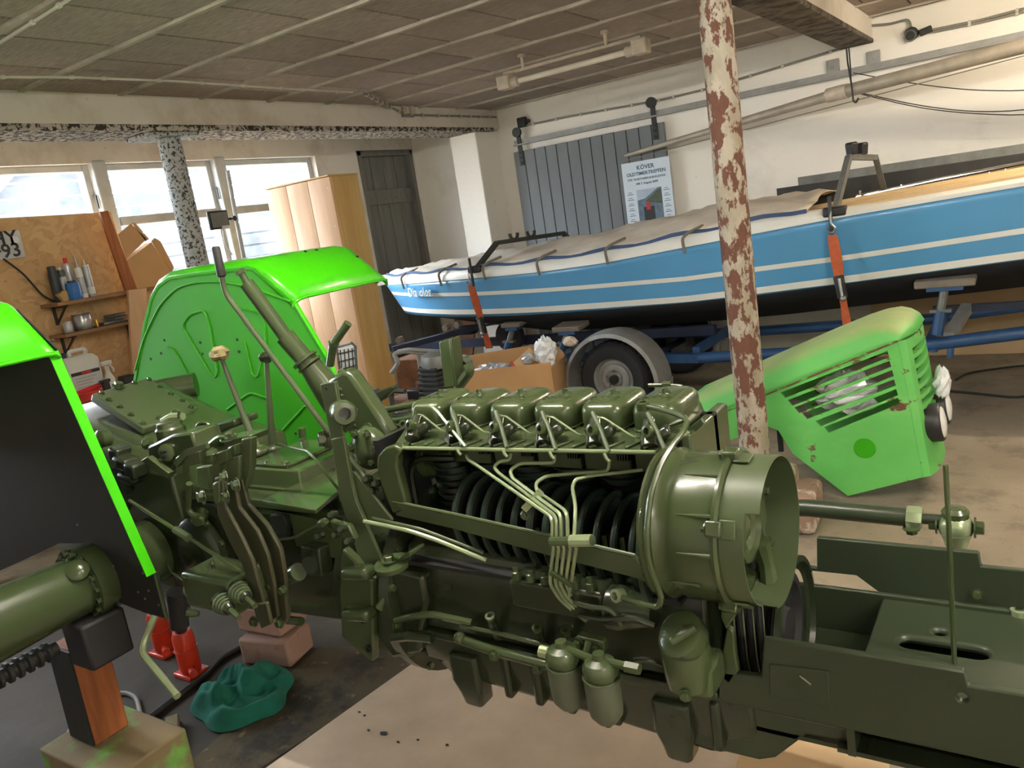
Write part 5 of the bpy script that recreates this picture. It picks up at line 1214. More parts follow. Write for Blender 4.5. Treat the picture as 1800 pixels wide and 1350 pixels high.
pipe('brake_rod', [(228, 880, 1.24), (310, 932, 1.2), (424, 1004, 1.17)], .0055, 'olive', 8, 0)
pipe('rod_turnbuckle', [(308, 931, 1.2), (332, 946, 1.19)], .011, 'olive_flat', 8, 0)
# pedals
for arm, y, th in (([(376, 840), (390, 840), (396, 893), (420, 936), (443, 985), (458, 1040), (470, 1085), (462, 1102), (450, 1092), (440, 1045), (424, 992), (400, 948), (382, 905)], 1.195, .012),
                   ([(398, 850), (411, 848), (420, 893), (452, 933), (470, 975), (480, 1020), (488, 1085), (476, 1092), (466, 1030), (452, 985), (430, 945), (405, 905)], 1.225, .012),
                   ([(411, 845), (424, 843), (436, 888), (468, 923), (492, 965), (500, 1010), (506, 1085), (496, 1102), (486, 1090), (482, 1020), (470, 975), (446, 932), (420, 900)], 1.255, .014)):
    p_ = plate('pedal_arm', arm, y, th, 'olive_brown', .004)
plate('pedal_link', [(448, 1062), (468, 1060), (476, 1098), (458, 1106)], 1.185, .012, 'olive_brown', .004)
plate('pedal_link', [(482, 1040), (500, 1035), (505, 1090), (488, 1095)], 1.24, .012, 'olive_brown', .004)
for px, py, y in ((447, 1092, 1.20), (492, 1095, 1.23), (498, 1038, 1.245), (442, 1052, 1.21), (475, 1030, 1.235)): bolt(T(px, py, y), (0, -1, .1), 1.2)
for i, poly in enumerate(([(322, 800), (350, 793), (352, 815), (325, 822)], [(352, 803), (372, 799), (372, 815), (354, 818)], [(372, 800), (398, 790), (399, 812), (385, 818), (386, 860), (374, 860)], [(400, 787), (412, 782), (413, 800), (401, 806)], [(424, 772), (441, 770), (440, 822), (430, 860), (424, 830)], [(308, 805), (322, 795), (322, 835), (308, 832)])):
    plate('pedal_bracket', poly, 1.20+.015*i, .022, 'olive', .003)
plate('pedal_pad', [(390, 772), (438, 766), (436, 778), (395, 788)], 1.30, .07, 'olive', .004)
bolt(T(405, 768, 1.30), (0, -.2, 1), 1.4); MB().torus(T(402, 770, 1.30), (0, -.2, 1), .022, .003, 22, 6).build('pad_ring', 'olive', TC)
MB().tube([T(312, 815, 1.2), T(330, 795, 1.2), T(365, 783, 1.22)], [.012, .012, .010], 4).build('pedal_quadrant', 'olive', TC)
MB().tube([T(368, 782, 1.3), T(385, 768, 1.3), T(408, 768, 1.3)], .007, 6, .02).build('pedal_quadrant', 'olive', TC)
plate('pedal_web', [(345, 822), (366, 820), (368, 862), (347, 855)], 1.24, .02, 'olive_flat', .003); plate('pedal_web', [(400, 808), (420, 802), (420, 845), (398, 850)], 1.25, .02, 'olive_flat', .003)
for px, py, y, s_ in ((358, 872, 1.2, 1.7), (400, 872, 1.2, 1.4), (418, 852, 1.2, 1.5), (397, 838, 1.19, 1.4)): bolt(T(px, py, y), (-.3, -.9, .1), s_)
plate('pedal_shank', [(372, 850), (384, 845), (386, 882), (376, 888)], 1.19, .02, 'olive_flat', .006)
MB().cyl(T(500, 1020, 1.34), T(525, 1005, 1.34), .026, n=18).build('cross_shaft', 'olive', TC)
MB().cyl(T(505, 1090, 1.34), T(530, 1092, 1.34), .012, n=14).build('cross_shaft', 'olive', TC)
pipe('clutch_cable', [(478, 950, 1.37), (520, 945, 1.36), (548, 928, 1.34), (575, 915, 1.33)], .0045, 'olive', 8, .04)
MB().lathe(T(566, 920, 1.33), (.9, -.2, .4), [(.008, -.02), (.012, -.01), (.012, .02), (.007, .03)], 10).build('cable_adjuster', 'olive', TC)
for px, py, y in ((583, 905, 1.33), (600, 930, 1.32), (590, 940, 1.33), (612, 952, 1.32), (560, 942, 1.34)): MB().lathe(T(px, py, y), (.2, -.9, .3), [(.009, -.02), (.011, .0), (.007, .01)], 8).build('linkage_joint', 'olive_dark', TC)
plate('linkage_plate', [(578, 915), (612, 925), (625, 950), (590, 945)], 1.345, .02, 'olive', .004)
# --- steering column and its casting
s0, s1, s2, s3 = T(425, 481, 1.52), T(437, 503, 1.525), T(507, 598, 1.56), T(545, 642, 1.58)
sc_ = MB().tube([s0, s1], .0105, 12).build('steering_shaft', 'olive', TC)
MB().hexa(s0, (s0-s1), .015, .012, False).build('shaft_nut', 'olive', sc_)
MB().tube([s1-(s2-s1)*.05, s2], .0215, 18).build('steering_tube', 'olive', TC)
MB().tube([s2-(s3-s2)*.15, s3], .029, 18).build('steering_sleeve', 'olive', TC)
dd = (s3-s2).normalized()
MB().lathe(s3-dd*.03, dd, [(.03, 0), (.042, .004), (.042, .012), (.034, .014), (.034, .022), (.04, .024), (.04, .03), (.03, .034)], 20).build('steering_clamp', 'olive', TC)
s4 = T(600, 715, 1.62)
MB().tube([s3, s3+(s4-s3)*.3, s3+(s4-s3)*.65, s4], [.034, .040, .046, .05], 16).build('steering_gearbox', 'olive', TC)
cst = plate('steering_casting', [(572, 668), (600, 652), (612, 655), (632, 684), (660, 726), (682, 760), (686, 795), (650, 800), (615, 770), (598, 735)], 1.53, .05, 'olive', .012)
for k in range(9):
    MB().ball(T(598+4.5*k*(1 if k < 5 else .9), 685+10.5*k, 1.528), .006 if k % 2 else .008, 8, 6, (1, .5, 1)).build('cast_lettering', 'olive', cst)
MB().lathe(T(648, 752, 1.53), (0, -1, 0), [(.016, 0), (.016, .005), (.010, .006), (.009, 0)], 16).build('casting_boss', 'olive', cst)
hbp = T(604, 726, 1.37); MB().lathe(hbp, (.75, -.6, .12), [(.032, -.07), (.032, .02), (.027, .03), (.016, .031), (.014, -.01)], 24).build('pivot_tube', 'olive', TC)
MB().lathe(T(575, 770, 1.44), (-.6, -.75, .1), [(.03, -.04), (.03, 0), (.024, .012)], 20).hexa(T(572, 771, 1.43), (-.6, -.75, .1), .02, .02).build('pivot_bolt', 'olive', TC)
fb = plate('bracket_bar', [(562, 676), (588, 671), (596, 720), (603, 770), (582, 774)], 1.40, .012, 'olive_flat', .002)
plate('bracket_bar', [(582, 772), (603, 768), (618, 850), (625, 880), (672, 990), (640, 1010), (598, 880)], 1.385, .012, 'olive_flat', .002)
plate('bracket_gusset', [(588, 745), (602, 735), (622, 720), (618, 745), (592, 775)], 1.405, .02, 'olive', .004)
plate('bracket_gusset', [(612, 828), (622, 830), (690, 915), (640, 915)], 1.40, .01, 'olive_flat', .002)
MB().lathe(T(575, 683, 1.395), (0, -1, 0), [(.004, 0), (.004, .002)], 8).build('bracket_hole', 'hole_black', fb)
g0, g1, g2, g3 = T(379, 433, 1.4), T(390, 487, 1.4), T(396, 516, 1.4), T(578, 760, 1.42)
hl_ = MB().tube([g1, g2, g3], .0075, 10, .03).build('hand_lever', 'olive_flat', TC)
MB().tube([g0, g0+(g1-g0)*.06, g1-(g1-g0)*.05, g1], [.008, .0115, .0125, .009], 12).build('lever_grip', 'iron_dark', hl_)
pipe('lever_rod', [(606, 800, 1.44), (655, 858, 1.42)], .011, 'olive', 10, 0)
for px, py in ((645, 842), (660, 850), (655, 862)): MB().lathe(T(px, py, 1.41), (.3, -.9, .3), [(.010, -.02), (.012, 0), (.007, .012)], 8).build('rod_joint', 'olive_dark', TC)
pipe('hand_throttle', [(580, 642, 1.74), (585, 606, 1.74), (612, 568, 1.76)], .0135, 'olive', 12, .015)
MB().lathe(T(586, 604, 1.74), (.3, 0, 1), [(.017, -.006), (.017, .006)], 14).build('throttle_collar', 'olive', TC)
pipe('oil_hose', [(598, 652, 1.66), (630, 678, 1.66), (660, 712, 1.66), (678, 721, 1.66), (732, 711, 1.64)], .010, 'olive', 10, .04)
pipe('intake_tube', [(655, 742, 1.66), (700, 738, 1.66), (732, 733, 1.64)], .0135, 'olive', 12, .02)
plate('step_bracket', [(636, 705), (645, 695), (690, 678), (692, 684), (668, 706), (652, 712)], 1.75, .03, 'olive_dark', .004)
pipe('black_handle', [(712, 688, 1.9), (686, 686, 1.9), (692, 722, 1.9), (698, 728, 1.9), (720, 726, 1.9)], .009, 'black_plastic', 8, .02)
for px, py, y in ((690, 748, 1.6), (700, 752, 1.6), (708, 745, 1.6)): MB().lathe(T(px, py, y), (.3, -.8, .4), [(.012, -.02), (.013, .0), (.006, .001), (.005, -.01)], 10).build('casting_port', 'olive', TC)
# --- lower details: bent bar, oil drip
pipe('bent_foot_bar', [(278, 1066, 1.22), (247, 1145, 1.12), (312, 1224, 1.08)], .011, 'pipe_steel', 8, .03)
MB().cyl(T(310, 1040, 1.3), T(316, 1100, 1.3), .03, n=18).build('lower_ram', 'black_coat', TC)

# --- fenders
FP = [(-3.60, 1.19), (-3.505, 1.316), (-3.40, 1.46), (-3.30, 1.575), (-3.22, 1.63), (-3.12, 1.658), (-2.95, 1.66), (-2.60, 1.655), (-2.55, 1.645), (-2.36, 1.487)]
YF_IN, YN_IN = 2.07, 1.17
def fender(yin, out, front_low, label_black):
    wd = .47*out
    sh = MB(); rg = []
    P = [Vector((x, 0, z)) for x, z in FP]
    for i, p in enumerate(P):
        t = (P[min(i+1, len(P)-1)]-P[max(i-1, 0)]).normalized(); nrm_ = Vector((-t.z, 0, t.x)); nrm_ = nrm_ if nrm_.z > 0 else -nrm_
        row = []
        for yy, dd_ in ((0, -.035), (.006, -.012), (.02, .0), (.05, .004), (.27, .006), (.49, .004), (.525, -.004), (.54, -.03)):
            row.append(Vector((p.x, yin+out*yy, p.z))+nrm_*dd_)
        rg.append(row)
    m_ = len(rg[0])
    for r in rg: sh.v += r
    for i in range(len(rg)-1):
        for j in range(m_-1): sh.f.append((i*m_+j, i*m_+j+1, (i+1)*m_+j+1, (i+1)*m_+j))
    o = sh.build('fender_cover', 'green_bright', TC, solid=.005, smooth=50)
    MB().tube(rg[-1], .007, 8).build('front_roll', 'green_bright', o)
    return o
fend = fender(YF_IN, 1, None, None); fendn = fender(YN_IN, -1, None, None)
# far fender, inner wall with pressed beads
wall = [(x, z-.02) for x, z in FP]+[(-2.24, 1.247), (-2.15, .93), (-2.2, .80), (-3.45, .80), (-3.62, 1.05)]
wl = MB().prism([Vector((x, YF_IN, z)) for x, z in wall], (0, .006, 0)).build('fender_wall', 'green_side', TC)
ed = MB().tube([Vector((-2.36, YF_IN-.004, 1.47)), Vector((-2.24, YF_IN-.004, 1.247)), Vector((-2.15, YF_IN-.004, .93))], .009, 6).build('wall_flange', 'green_bright', wl)
arch = [Vector((x*1.0+.055*(1 if x < -3.2 else 0)+.0, YF_IN-.001, z-.085)) for x, z in FP[:-1]]
MB().tube([T(a, b, YF_IN) for a, b in ((238, 650), (255, 590), (282, 535), (312, 505), (345, 496), (385, 495), (420, 500), (470, 515), (512, 530))], .006, 6, .06).build('pressed_bead', 'green_side', wl)
for pts, cl in (([(323, 570), (333, 553), (360, 546), (368, 570), (383, 655), (378, 665), (367, 653), (323, 578)], True), ([(423, 541), (458, 549), (466, 570), (467, 613), (453, 663), (443, 660), (430, 600)], False), ([(296, 610), (305, 613), (333, 663), (345, 700)], False), ([(400, 720), (440, 690), (470, 700)], False), ([(485, 760), (492, 762), (537, 713)], False)):
    q = [T(a, b, YF_IN) for a, b in pts]
    if cl: q.append(q[0])
    MB().tube(q, .0055, 6, .03).build('pressed_bead', 'green_side', wl)
for px, py in ((289, 598), (283, 621), (265, 631), (352, 602), (356, 622), (417, 597), (420, 618), (513, 538), (520, 762), (440, 730)):
    MB().lathe(T(px, py, YF_IN)+Vector((0, .001, 0)), (0, -1, 0), [(.006, 0), (.006, .003)], 8).build('screw_hole', 'hole_black', wl)
plate('wall_cutout', [(412, 757), (428, 748), (440, 758), (448, 800), (420, 800)], YF_IN-.002, .003, 'hole_black', 0)
fa, fb_, fn3 = Vector((-2.55, 0, 1.651)), Vector((-2.36, 0, 1.493)), Vector((.158, 0, .19)).normalized()
for px, py in ((576, 467), (597, 463), (611, 453), (617, 450), (628, 451), (625, 455), (537, 442), (557, 440)):
    d_ = ray(px, py); q = CAM+d_*((fa-CAM).dot(fn3)/d_.dot(fn3))
    MB().lathe(q-fn3*.001, fn3, [(.007, 0), (.007, .002)], 10).build('fender_hole', 'hole_black', fend)
# near fender: wheel side of the wall, black, with the green front flange
nw = [(100, 614), (262, 1005), (275, 1006), (294, 1088), (254, 1077), (214, 1061), (184, 1050), (170, 1010), (163, 968), (143, 955), (104, 955), (40, 985), (-60, 1030)]
nwall = MB().prism(pp(nw, YN_IN)+[Vector((-3.35, YN_IN, .80)), Vector((-3.62, YN_IN, 1.05))]+[Vector((x, YN_IN, z-.02)) for x, z in FP[:-1]], (0, .005, 0)).build('fender_wall', 'black_coat', TC)
a, b = T(101, 616, YN_IN), T(273, 1006, YN_IN)
MB().prism([a, b, b+Vector((.004, -.0, 0)), a+Vector((.004, 0, 0))], (0, -.03, 0)).build('wall_flange', 'green_bright', nwall)
b2 = T(294, 1088, YN_IN); MB().prism([b, b2, b2+Vector((.003, 0, 0)), b+Vector((.003, 0, 0))], (0, -.008, 0)).build('wall_flange_lower', 'olive', nwall)
for px, py in ((137, 922), (200, 995), (246, 980), (252, 1007), (206, 1027), (210, 1040), (244, 1040), (256, 1052), (280, 1063), (262, 1038)):
    MB().lathe(T(px, py, YN_IN)+Vector((0, -.001, 0)), (0, -1, 0), [(.004, 0), (.004, .002)], 8).build('rivet', 'steel', nwall)
for px, py in ((0, 556), (20, 574), (93, 600)):
    MB().lathe(T(px, py, YN_IN-.05)+Vector((0, 0, .0)), (.6, 0, .8), [(.005, 0), (.005, .003)], 8).build('fender_hole', 'hole_black', fendn)
# ------------------------------------------------------------------ tall cupboard by the back door
xc, yc0 = -4.7, 4.733
WD = thing('tall_cupboard', (-5.09, 4.9, 0), 'tall pale wooden cupboard with a folding front standing before the grey back door', 'cupboard')
MB().bb(-5.47, xc, yc0+.012, 5.045, 0, 2.19).build('carcass', 'plywood_yellow', WD, bevel=.004)
for i in range(3):
    a, b = -5.475+.258*i, -5.475+.258*(i+1)
    mb = MB(); rg = []
    for k in range(7):
        t = k/6; rg.append([Vector((a+.003+(b-a-.006)*t, yc0-.012-.009*math.sin(PI*t)**.6, z)) for z in (0.02, 2.185)]+[Vector((a+.003+(b-a-.006)*t, yc0+.014, z)) for z in (2.185, .02)])
    mb.ring_loft(rg).build('front_board', 'plywood_pink', WD, smooth=50)
MB().bb(-5.48, xc+.004, yc0-.03, 5.05, 2.19, 2.202).build('top_board', 'plywood_yellow', WD, bevel=.002)
for z in (1.35, 1.0, 1.8, 2.1): MB().lathe((xc-.02, yc0-.03, z), (0, -1, 0), [(.006, 0), (.006, .003)], 8).build('screw', 'white_plastic', WD)
MB().bb(xc, xc+.012, 5.02, 5.05, 1.28, 1.36).build('side_latch', 'iron_dark', WD)
# radiator grille leaning before the cupboard
g = thing('wire_guard', T(612, 690, 3.6), 'pale panel with a dark square wire grid before the tall cupboard', 'grille')
q = [T(592, 610, 3.6), T(618, 603, 3.6), T(624, 608, 3.6), T(628, 672, 3.6), T(604, 690, 3.6), T(596, 640, 3.6)]
MB().prism(q, (0, .02, 0)).build('panel', 'mesh_white', g, bevel=.004)
MB().tube(q+[q[0]], .01, 6).build('frame', 'steel_dull', g)
for k in range(5):
    t = .15+.17*k; MB().tube([T(594+2*k, 622+14*k, 3.59), T(622+1.2*k, 616+13*k, 3.59)], .004, 5).build('grid_wire', 'iron_dark', g)
for k in range(4): MB().tube([T(598+7*k, 615-k, 3.588), T(604+6.5*k, 680-3*k, 3.588)], .004, 5).build('grid_wire', 'iron_dark', g)
# stool-like stand that carries it
MB().bb(q[4].x-.05, q[4].x+.22, 3.58, 3.72, 0, q[4].z-.0).build('stand_box', 'steel_dull', g, bevel=.01)

# ------------------------------------------------------------------ OSB board, number plate, shelves
OX = -5.88
ob = MB().prism([TX(-160, 392, OX), TX(105, 378, OX), TX(195, 372, OX), TX(250, 560, OX), Vector((OX, 3.75, .0)), Vector((OX, 1.6, .0))], (-.02, 0, 0)).build('osb_board', 'osb')
tag(ob, 'large chipboard sheet with shelves and a number plate leaning under the windows', 'board')
pl = thing('number_plate', TX(20, 440, OX+.01), 'pale number plate cut off by the left edge on the chipboard sheet', 'number plate')
pc = [TX(-42, 413, OX+.012), TX(33, 404, OX+.012), TX(45, 452, OX+.012), TX(-38, 462, OX+.012)]
MB().prism(pc, (.006, 0, 0)).build('plate', 'plate_white', pl, bevel=.004)
pdx = (pc[1]-pc[0]); up_ = (pc[0]-pc[3])
put_text('HY', .13, 'plate_text', 'label_dark', pl, pc[0]+pdx*.62-up_*.27+Vector((.008, 0, 0)), pdx, up_, .001, True)
put_text('F93', .13, 'plate_text', 'label_dark', pl, pc[0]+pdx*.66-up_*.74+Vector((.008, 0, 0)), pdx, up_, .001, True)
MB().lathe(TX(26, 422, OX+.018), (1, 0, 0), [(.032, 0), (.03, .003)], 20).build('seal', 'clear_grey', pl)
MB().tube([TX(6, 455, OX+.03), TX(40, 480, OX+.03), TX(75, 520, OX+.04), TX(95, 530, OX+.05)], .007, 6, .05).build('cable', 'iron_dark'); tag(bpy.data.objects['cable'], 'thin dark cable drooping from the number plate to the upper shelf', 'cable')
S1Z = 1.555; S2Z = 1.335
for nm, z, y0, y1 in (('upper', S1Z, 2.86, 3.62), ('lower', S2Z, 2.86, 3.55)):
    s_ = thing('wall_shelf', (OX+.12, (y0+y1)/2, z), '%s of the two rough wooden shelves on the chipboard' % nm, 'shelf')
    MB().bb(OX, OX+.24, y0, y1, z-.025, z).build('shelf_plank', 'shelf_wood', s_, bevel=.004)
    for y in (y0+.08, y1-.1): MB().tube([(OX+.01, y, z-.03), (OX+.2, y, z-.03)], .012, 4).tube([(OX+.012, y, z-.16), (OX+.012, y, z-.03)], .012, 4).tube([(OX+.015, y, z-.15), (OX+.18, y, z-.035)], .008, 4).build('shelf_bracket', 'iron_dark', s_)
def can(name, px, y_off, h, r, mat, label, cat, z, prof=None, capmat=None, cap=None, lab=None):
    # stand a bottle or can at the column px on the shelf top z
    p = TX(px, 520 if z > 1.45 else 575, OX+.1+y_off); o = thing(name, (OX+.1+y_off, p.y, z), label, cat)
    c_ = Vector((OX+.1+y_off, p.y, z))
    MB().lathe(c_, (0, 0, 1), prof or [(r*.95, 0), (r, .006), (r, h*.92), (r*.9, h), (r*.5, h)], 20).build('body', mat, o)
    if cap: MB().lathe(c_+Vector((0, 0, h)), (0, 0, 1), cap, 14).build('cap', capmat, o)
    if lab: MB().lathe(c_+Vector((0, 0, lab[0])), (0, 0, 1), [(r+.0008, 0), (r+.0008, lab[1])], 20, cap=False).build('label_band', lab[2], o)
    return o
can('spray_can', 103, .02, .21, .033, 'dark_can', 'dark spray can at the left end of the upper shelf', 'spray can', S1Z, capmat='dark_can', cap=[(.028, 0), (.028, .04), (.02, .045)])
can('spray_can', 117, .0, .22, .03, 'green_can', 'green-grey spray can with pale label on the upper shelf', 'spray can', S1Z, capmat='white_plastic', cap=[(.012, 0), (.012, .02)], lab=(.08, .09, 'clear_grey'))
can('spray_can', 132, .09, .12, .045, 'blue_can', 'short blue can on the upper shelf', 'can', S1Z, capmat='dark_can', cap=[(.03, 0), (.03, .015)])
can('bottle', 131, -.04, .26, .03, 'clear_grey', 'tall clear bottle with red cap behind the blue can', 'bottle', S1Z, capmat='red_print', cap=[(.014, 0), (.014, .04)])
can('cartridge', 149, .03, .22, .025, 'white_plastic', 'left of the two pale sealant cartridges on the upper shelf', 'cartridge', S1Z, capmat='clear_grey', cap=[(.008, 0), (.004, .09)], lab=(.03, .12, 'clear_grey'))
can('cartridge', 163, .03, .22, .025, 'clear_grey', 'right of the two pale sealant cartridges on the upper shelf', 'cartridge', S1Z, capmat='white_plastic', cap=[(.024, 0), (.024, .01), (.006, .012), (.004, .05)], lab=(.02, .05, 'white_plastic'))
o = MB().box((OX+.16, TX(110, 515, OX+.16).y, S1Z+.035), (.05, .06, .07), Matrix.Rotation(R(25), 3, 'X')).build('wooden_wedge', 'plywood_yellow'); tag(o, 'small yellow wooden wedge leaning on the cans of the upper shelf', 'wood block')
can('glass_jar', 120, .05, .07, .032, 'clear_grey', 'small glass jar at the left end of the lower shelf', 'jar', S2Z, capmat='silver_can', cap=[(.03, 0), (.03, .012)])
can('paint_tin', 147, .05, .11, .062, 'silver_can', 'silver paint tin on the lower shelf', 'tin', S2Z, capmat='steel', cap=[(.062, 0), (.064, .006), (.055, .006), (.054, .0)])
can('brass_fitting', 172, .08, .055, .01, 'brass', 'small upright brass fitting beside the paint tin', 'fitting', S2Z)
for k, (px, ln, h) in enumerate(((195, .16, .012), (210, .14, .035), (205, .12, .058))):
    p = TX(px, 568, OX+.12); o = MB().box((OX+.12, p.y, S2Z+h), (.1, ln, .02), Matrix.Rotation(R(12*k), 3, 'Z')).build('flat_bar', 'steel_dull', bevel=.002)
    tag(o, ('lowest', 'middle', 'topmost')[k]+' of the flat metal strips stacked at the right end of the lower shelf', 'metal strip')
# boards and cartons beside the shelves
o = MB().prism([TX(176, 372, -5.7), TX(190, 370, -5.7), TX(243, 512, -5.7), TX(222, 512, -5.7)], (-.03, 0, 0)).build('leaning_board', 'timber_stand', bevel=.003); tag(o, 'narrow orange-brown board leaning at the right edge of the chipboard', 'board')
o = MB().prism([TX(226, 510, -5.6), TX(258, 506, -5.6), Vector((-5.6, TX(266, 690, -5.6).y, .905)), Vector((-5.6, TX(240, 690, -5.6).y, .905))], (-.03, 0, 0)).build('upright_plank', 'plywood_pink', bevel=.003); tag(o, 'short pale plank standing behind the far green fender', 'plank')
X_ = -5.72; BZ = .90
bl_, br_ = TX(226, 512, X_).y, TX(306, 500, X_).y
bx_ = thing('cardboard_box', (X_-.05, (bl_+br_)/2, BZ), 'open brown cardboard box with raised flaps before the window', 'box')
MB().prism([TX(224, 458, X_), TX(266, 426, X_), TX(306, 482, X_), Vector((X_, br_, BZ)), Vector((X_, bl_, BZ))], (-.09, 0, 0)).build('carton', 'cardboard', bx_)
for q in ([(208, 412), (230, 393), (258, 420), (222, 455)], [(266, 424), (272, 418), (282, 424), (306, 470), (302, 478)], [(232, 392), (238, 392), (262, 420), (256, 424)]):
    MB().prism([TX(a, b, X_+.01) for a, b in q], (-.005, 0, 0)).build('flap', 'cardboard', bx_)
# workbench with canister and spray bottle
BZ = .90
wbh = thing('workbench', (-5.5, 2.7, 0), 'wooden workbench in front of the chipboard behind the tractor', 'workbench')
MB().bb(-5.86, -5.2, 1.7, 4.1, BZ-.05, BZ).build('bench_top', 'shelf_wood', wbh, bevel=.004)
for x in (-5.8, -5.27):
    for y in (1.8, 4.0): MB().bb(x-.04, x+.04, y-.04, y+.04, 0, BZ-.05).build('leg', 'shelf_wood', wbh, bevel=.004)
MB().bb(-5.83, -5.24, 1.8, 4.0, BZ-.17, BZ-.05).build('apron', 'shelf_wood', wbh)
cx0 = TX(112, 690, -5.5).y; cx1 = TX(178, 680, -5.5).y; ch = TX(140, 622, -5.5).z-BZ
jc = thing('jerry_can', (-5.5, (cx0+cx1)/2, BZ), 'white plastic canister with a printed label on the workbench', 'canister')
MB().ring_loft([[Vector((-5.5+dx*sx, (cx0+cx1)/2+dy*sy, BZ+z)) for dx, dy in ((-1, -1), (1, -1), (1, 1), (-1, 1))] for z, sx, sy in ((0, .075, (cx1-cx0)/2), (ch*.86, .075, (cx1-cx0)/2), (ch*.98, .06, (cx1-cx0)/2*.8))]).build('body', 'white_plastic', jc, bevel=.02, seg=3)
MB().tube([(-5.5, cx0+.1, BZ+ch*.95), (-5.5, cx0+.1, BZ+ch*1.1), (-5.5, cx1-.04, BZ+ch*1.1), (-5.5, cx1-.05, BZ+ch*.95)], .014, 8, .03).build('handle', 'white_plastic', jc)
MB().lathe((-5.5, cx0+.05, BZ+ch*.93), (0, 0, 1), [(.03, 0), (.03, .045), (.026, .05)], 16).build('screw_cap', 'dark_can', jc)
MB().bb(-5.426, -5.424, cx0+.04, cx1-.02, BZ+.03, BZ+ch*.62).build('paper_label', 'plate_white', jc)
MB().bb(-5.425, -5.422, cx0+.04, cx1-.02, BZ+ch*.54, BZ+ch*.62).build('label_stripe', 'label_dark', jc)
MB().bb(-5.424, -5.421, (cx0+cx1)/2-.02, (cx0+cx1)/2+.05, BZ+ch*.555, BZ+ch*.605).build('label_mark', 'red_print', jc)
for k in range(5): MB().bb(-5.4235, -5.4225, cx0+.06, cx1-.05-.02*k, BZ+ch*(.46-.07*k), BZ+ch*(.475-.07*k)).build('label_line', 'clear_grey', jc)
sy_ = TX(199, 680, -5.38).y
sb2 = thing('spray_bottle', (-5.4, sy_, BZ), 'white trigger spray bottle on the workbench beside the canister', 'spray bottle')
MB().lathe((-5.4, sy_, BZ), (0, 0, 1), [(.035, 0), (.042, .01), (.043, .05), (.034, .09), (.018, .13), (.014, .155), (.016, .16), (.016, .18)], 20).build('bottle', 'white_plastic', sb2)
MB().box((-5.4, sy_+.005, BZ+.20), (.022, .075, .03)).build('spray_head', 'white_plastic', sb2, bevel=.006)
MB().tube([(-5.4, sy_+.025, BZ+.19), (-5.4, sy_+.045, BZ+.15), (-5.4, sy_+.042, BZ+.13)], .006, 6).build('trigger', 'white_plastic', sb2)
o = MB().box((-5.35, TX(226, 675, -5.35).y, BZ+.045), (.1, .09, .09)).build('battery_pack', 'black_plastic', bevel=.012); tag(o, 'black block-shaped battery pack right of the spray bottle', 'battery')
o = MB().box((-5.28, TX(150, 700, -5.28).y, BZ+.03), (.12, .2, .06)).tube([(-5.28, TX(150, 700, -5.28).y-.05, BZ+.06), (-5.28, TX(165, 690, -5.28).y+.06, BZ+.08)], .02, 8).build('power_tool', 'red_print', bevel=.015); tag(o, 'dark red hand tool lying on the workbench before the canister', 'tool')
o = MB().tube([(-5.25, TX(178, 685, -5.25).y, BZ+.10), (-5.25, TX(196, 680, -5.25).y, BZ+.10)], .012, 8).box((-5.25, TX(187, 680, -5.25).y, BZ+.05), (.05, .03, .10)).build('clamp_tool', 'iron_dark'); tag(o, 'dark screw clamp lying on the workbench', 'clamp')
# flood light on a stand before the window
fx = -5.3
fl_ = thing('flood_light', TX(420, 445, fx), 'black halogen flood light with cable on a stand before the windows', 'work light')
p = TX(377, 388, fx)
MB().ring_loft([[p+Vector((dx, dy*s_, dz*s_)) for dy, dz in ((-.09, -.07), (.09, -.07), (.09, .07), (-.09, .07))] for dx, s_ in ((0, .6), (.04, 1), (.06, 1))]).build('lamp_housing', 'black_plastic', fl_, bevel=.008)
MB().box(p+Vector((.065, 0, 0)), (.004, .15, .11)).build('lamp_glass', 'steel_dull', fl_)
MB().box(TX(388, 401, fx)+Vector((.06, 0, 0)), (.03, .07, .025)).build('terminal_box', 'white_plastic', fl_, bevel=.004)
MB().tube([TX(392, 405, fx+.05), TX(395, 430, fx+.05), TX(408, 448, fx+.05)], .006, 6, .03).build('lamp_cable', 'cable_white', fl_)
pb = TX(410, 384, fx); MB().tube([p+Vector((0, .08, 0)), pb], .01, 8).lathe(pb+Vector((-.02, 0, 0)), (1, 0, 0), [(.02, 0), (.02, .04)], 14).build('mount_arm', 'black_plastic', fl_)
MB().tube([TX(400, 300, fx)*1.0, TX(415, 384, fx), Vector((fx, TX(420, 445, fx).y, 0))], .016, 8).build('stand_pole', 'window_frame', fl_)
MB().tube([(fx-.14, TX(420, 445, fx).y, .02), (fx+.14, TX(420, 445, fx).y, .02)], .02, 6).tube([(fx, TX(420, 445, fx).y-.14, .02), (fx, TX(420, 445, fx).y+.14, .02)], .02, 6).build('stand_foot', 'iron_dark', fl_)

# ------------------------------------------------------------------ carton, small engine and clutter behind the tractor engine
ca = R(18); cu, cv = Vector((math.cos(ca), math.sin(ca), 0)), Vector((-math.sin(ca), math.cos(ca), 0))
CR = T(968, 637, 5.0); CH_ = CR.z; CR = Vector((CR.x, CR.y, 0)); CWD = .95
cb_ = thing('open_carton', CR-cu*CWD/2+cv*.25, 'large open brown carton with packing behind the tractor engine', 'box')
up3 = Vector((0, 0, 1))
def cpt(u, v_, z): return CR-cu*u+cv*v_+up3*z
MB().prism([cpt(0, 0, 0), cpt(CWD, 0, 0), cpt(CWD, 0, CH_-.01), cpt(0, 0, CH_)], cv*.006).build('front_wall', 'cardboard', cb_)
MB().prism([cpt(0, .5, 0), cpt(CWD, .5, 0), cpt(CWD, .5, CH_+.02), cpt(.08, .5, CH_+.07), cpt(0, .5, CH_-.03)], cv*.006).build('back_wall', 'cardboard', cb_)
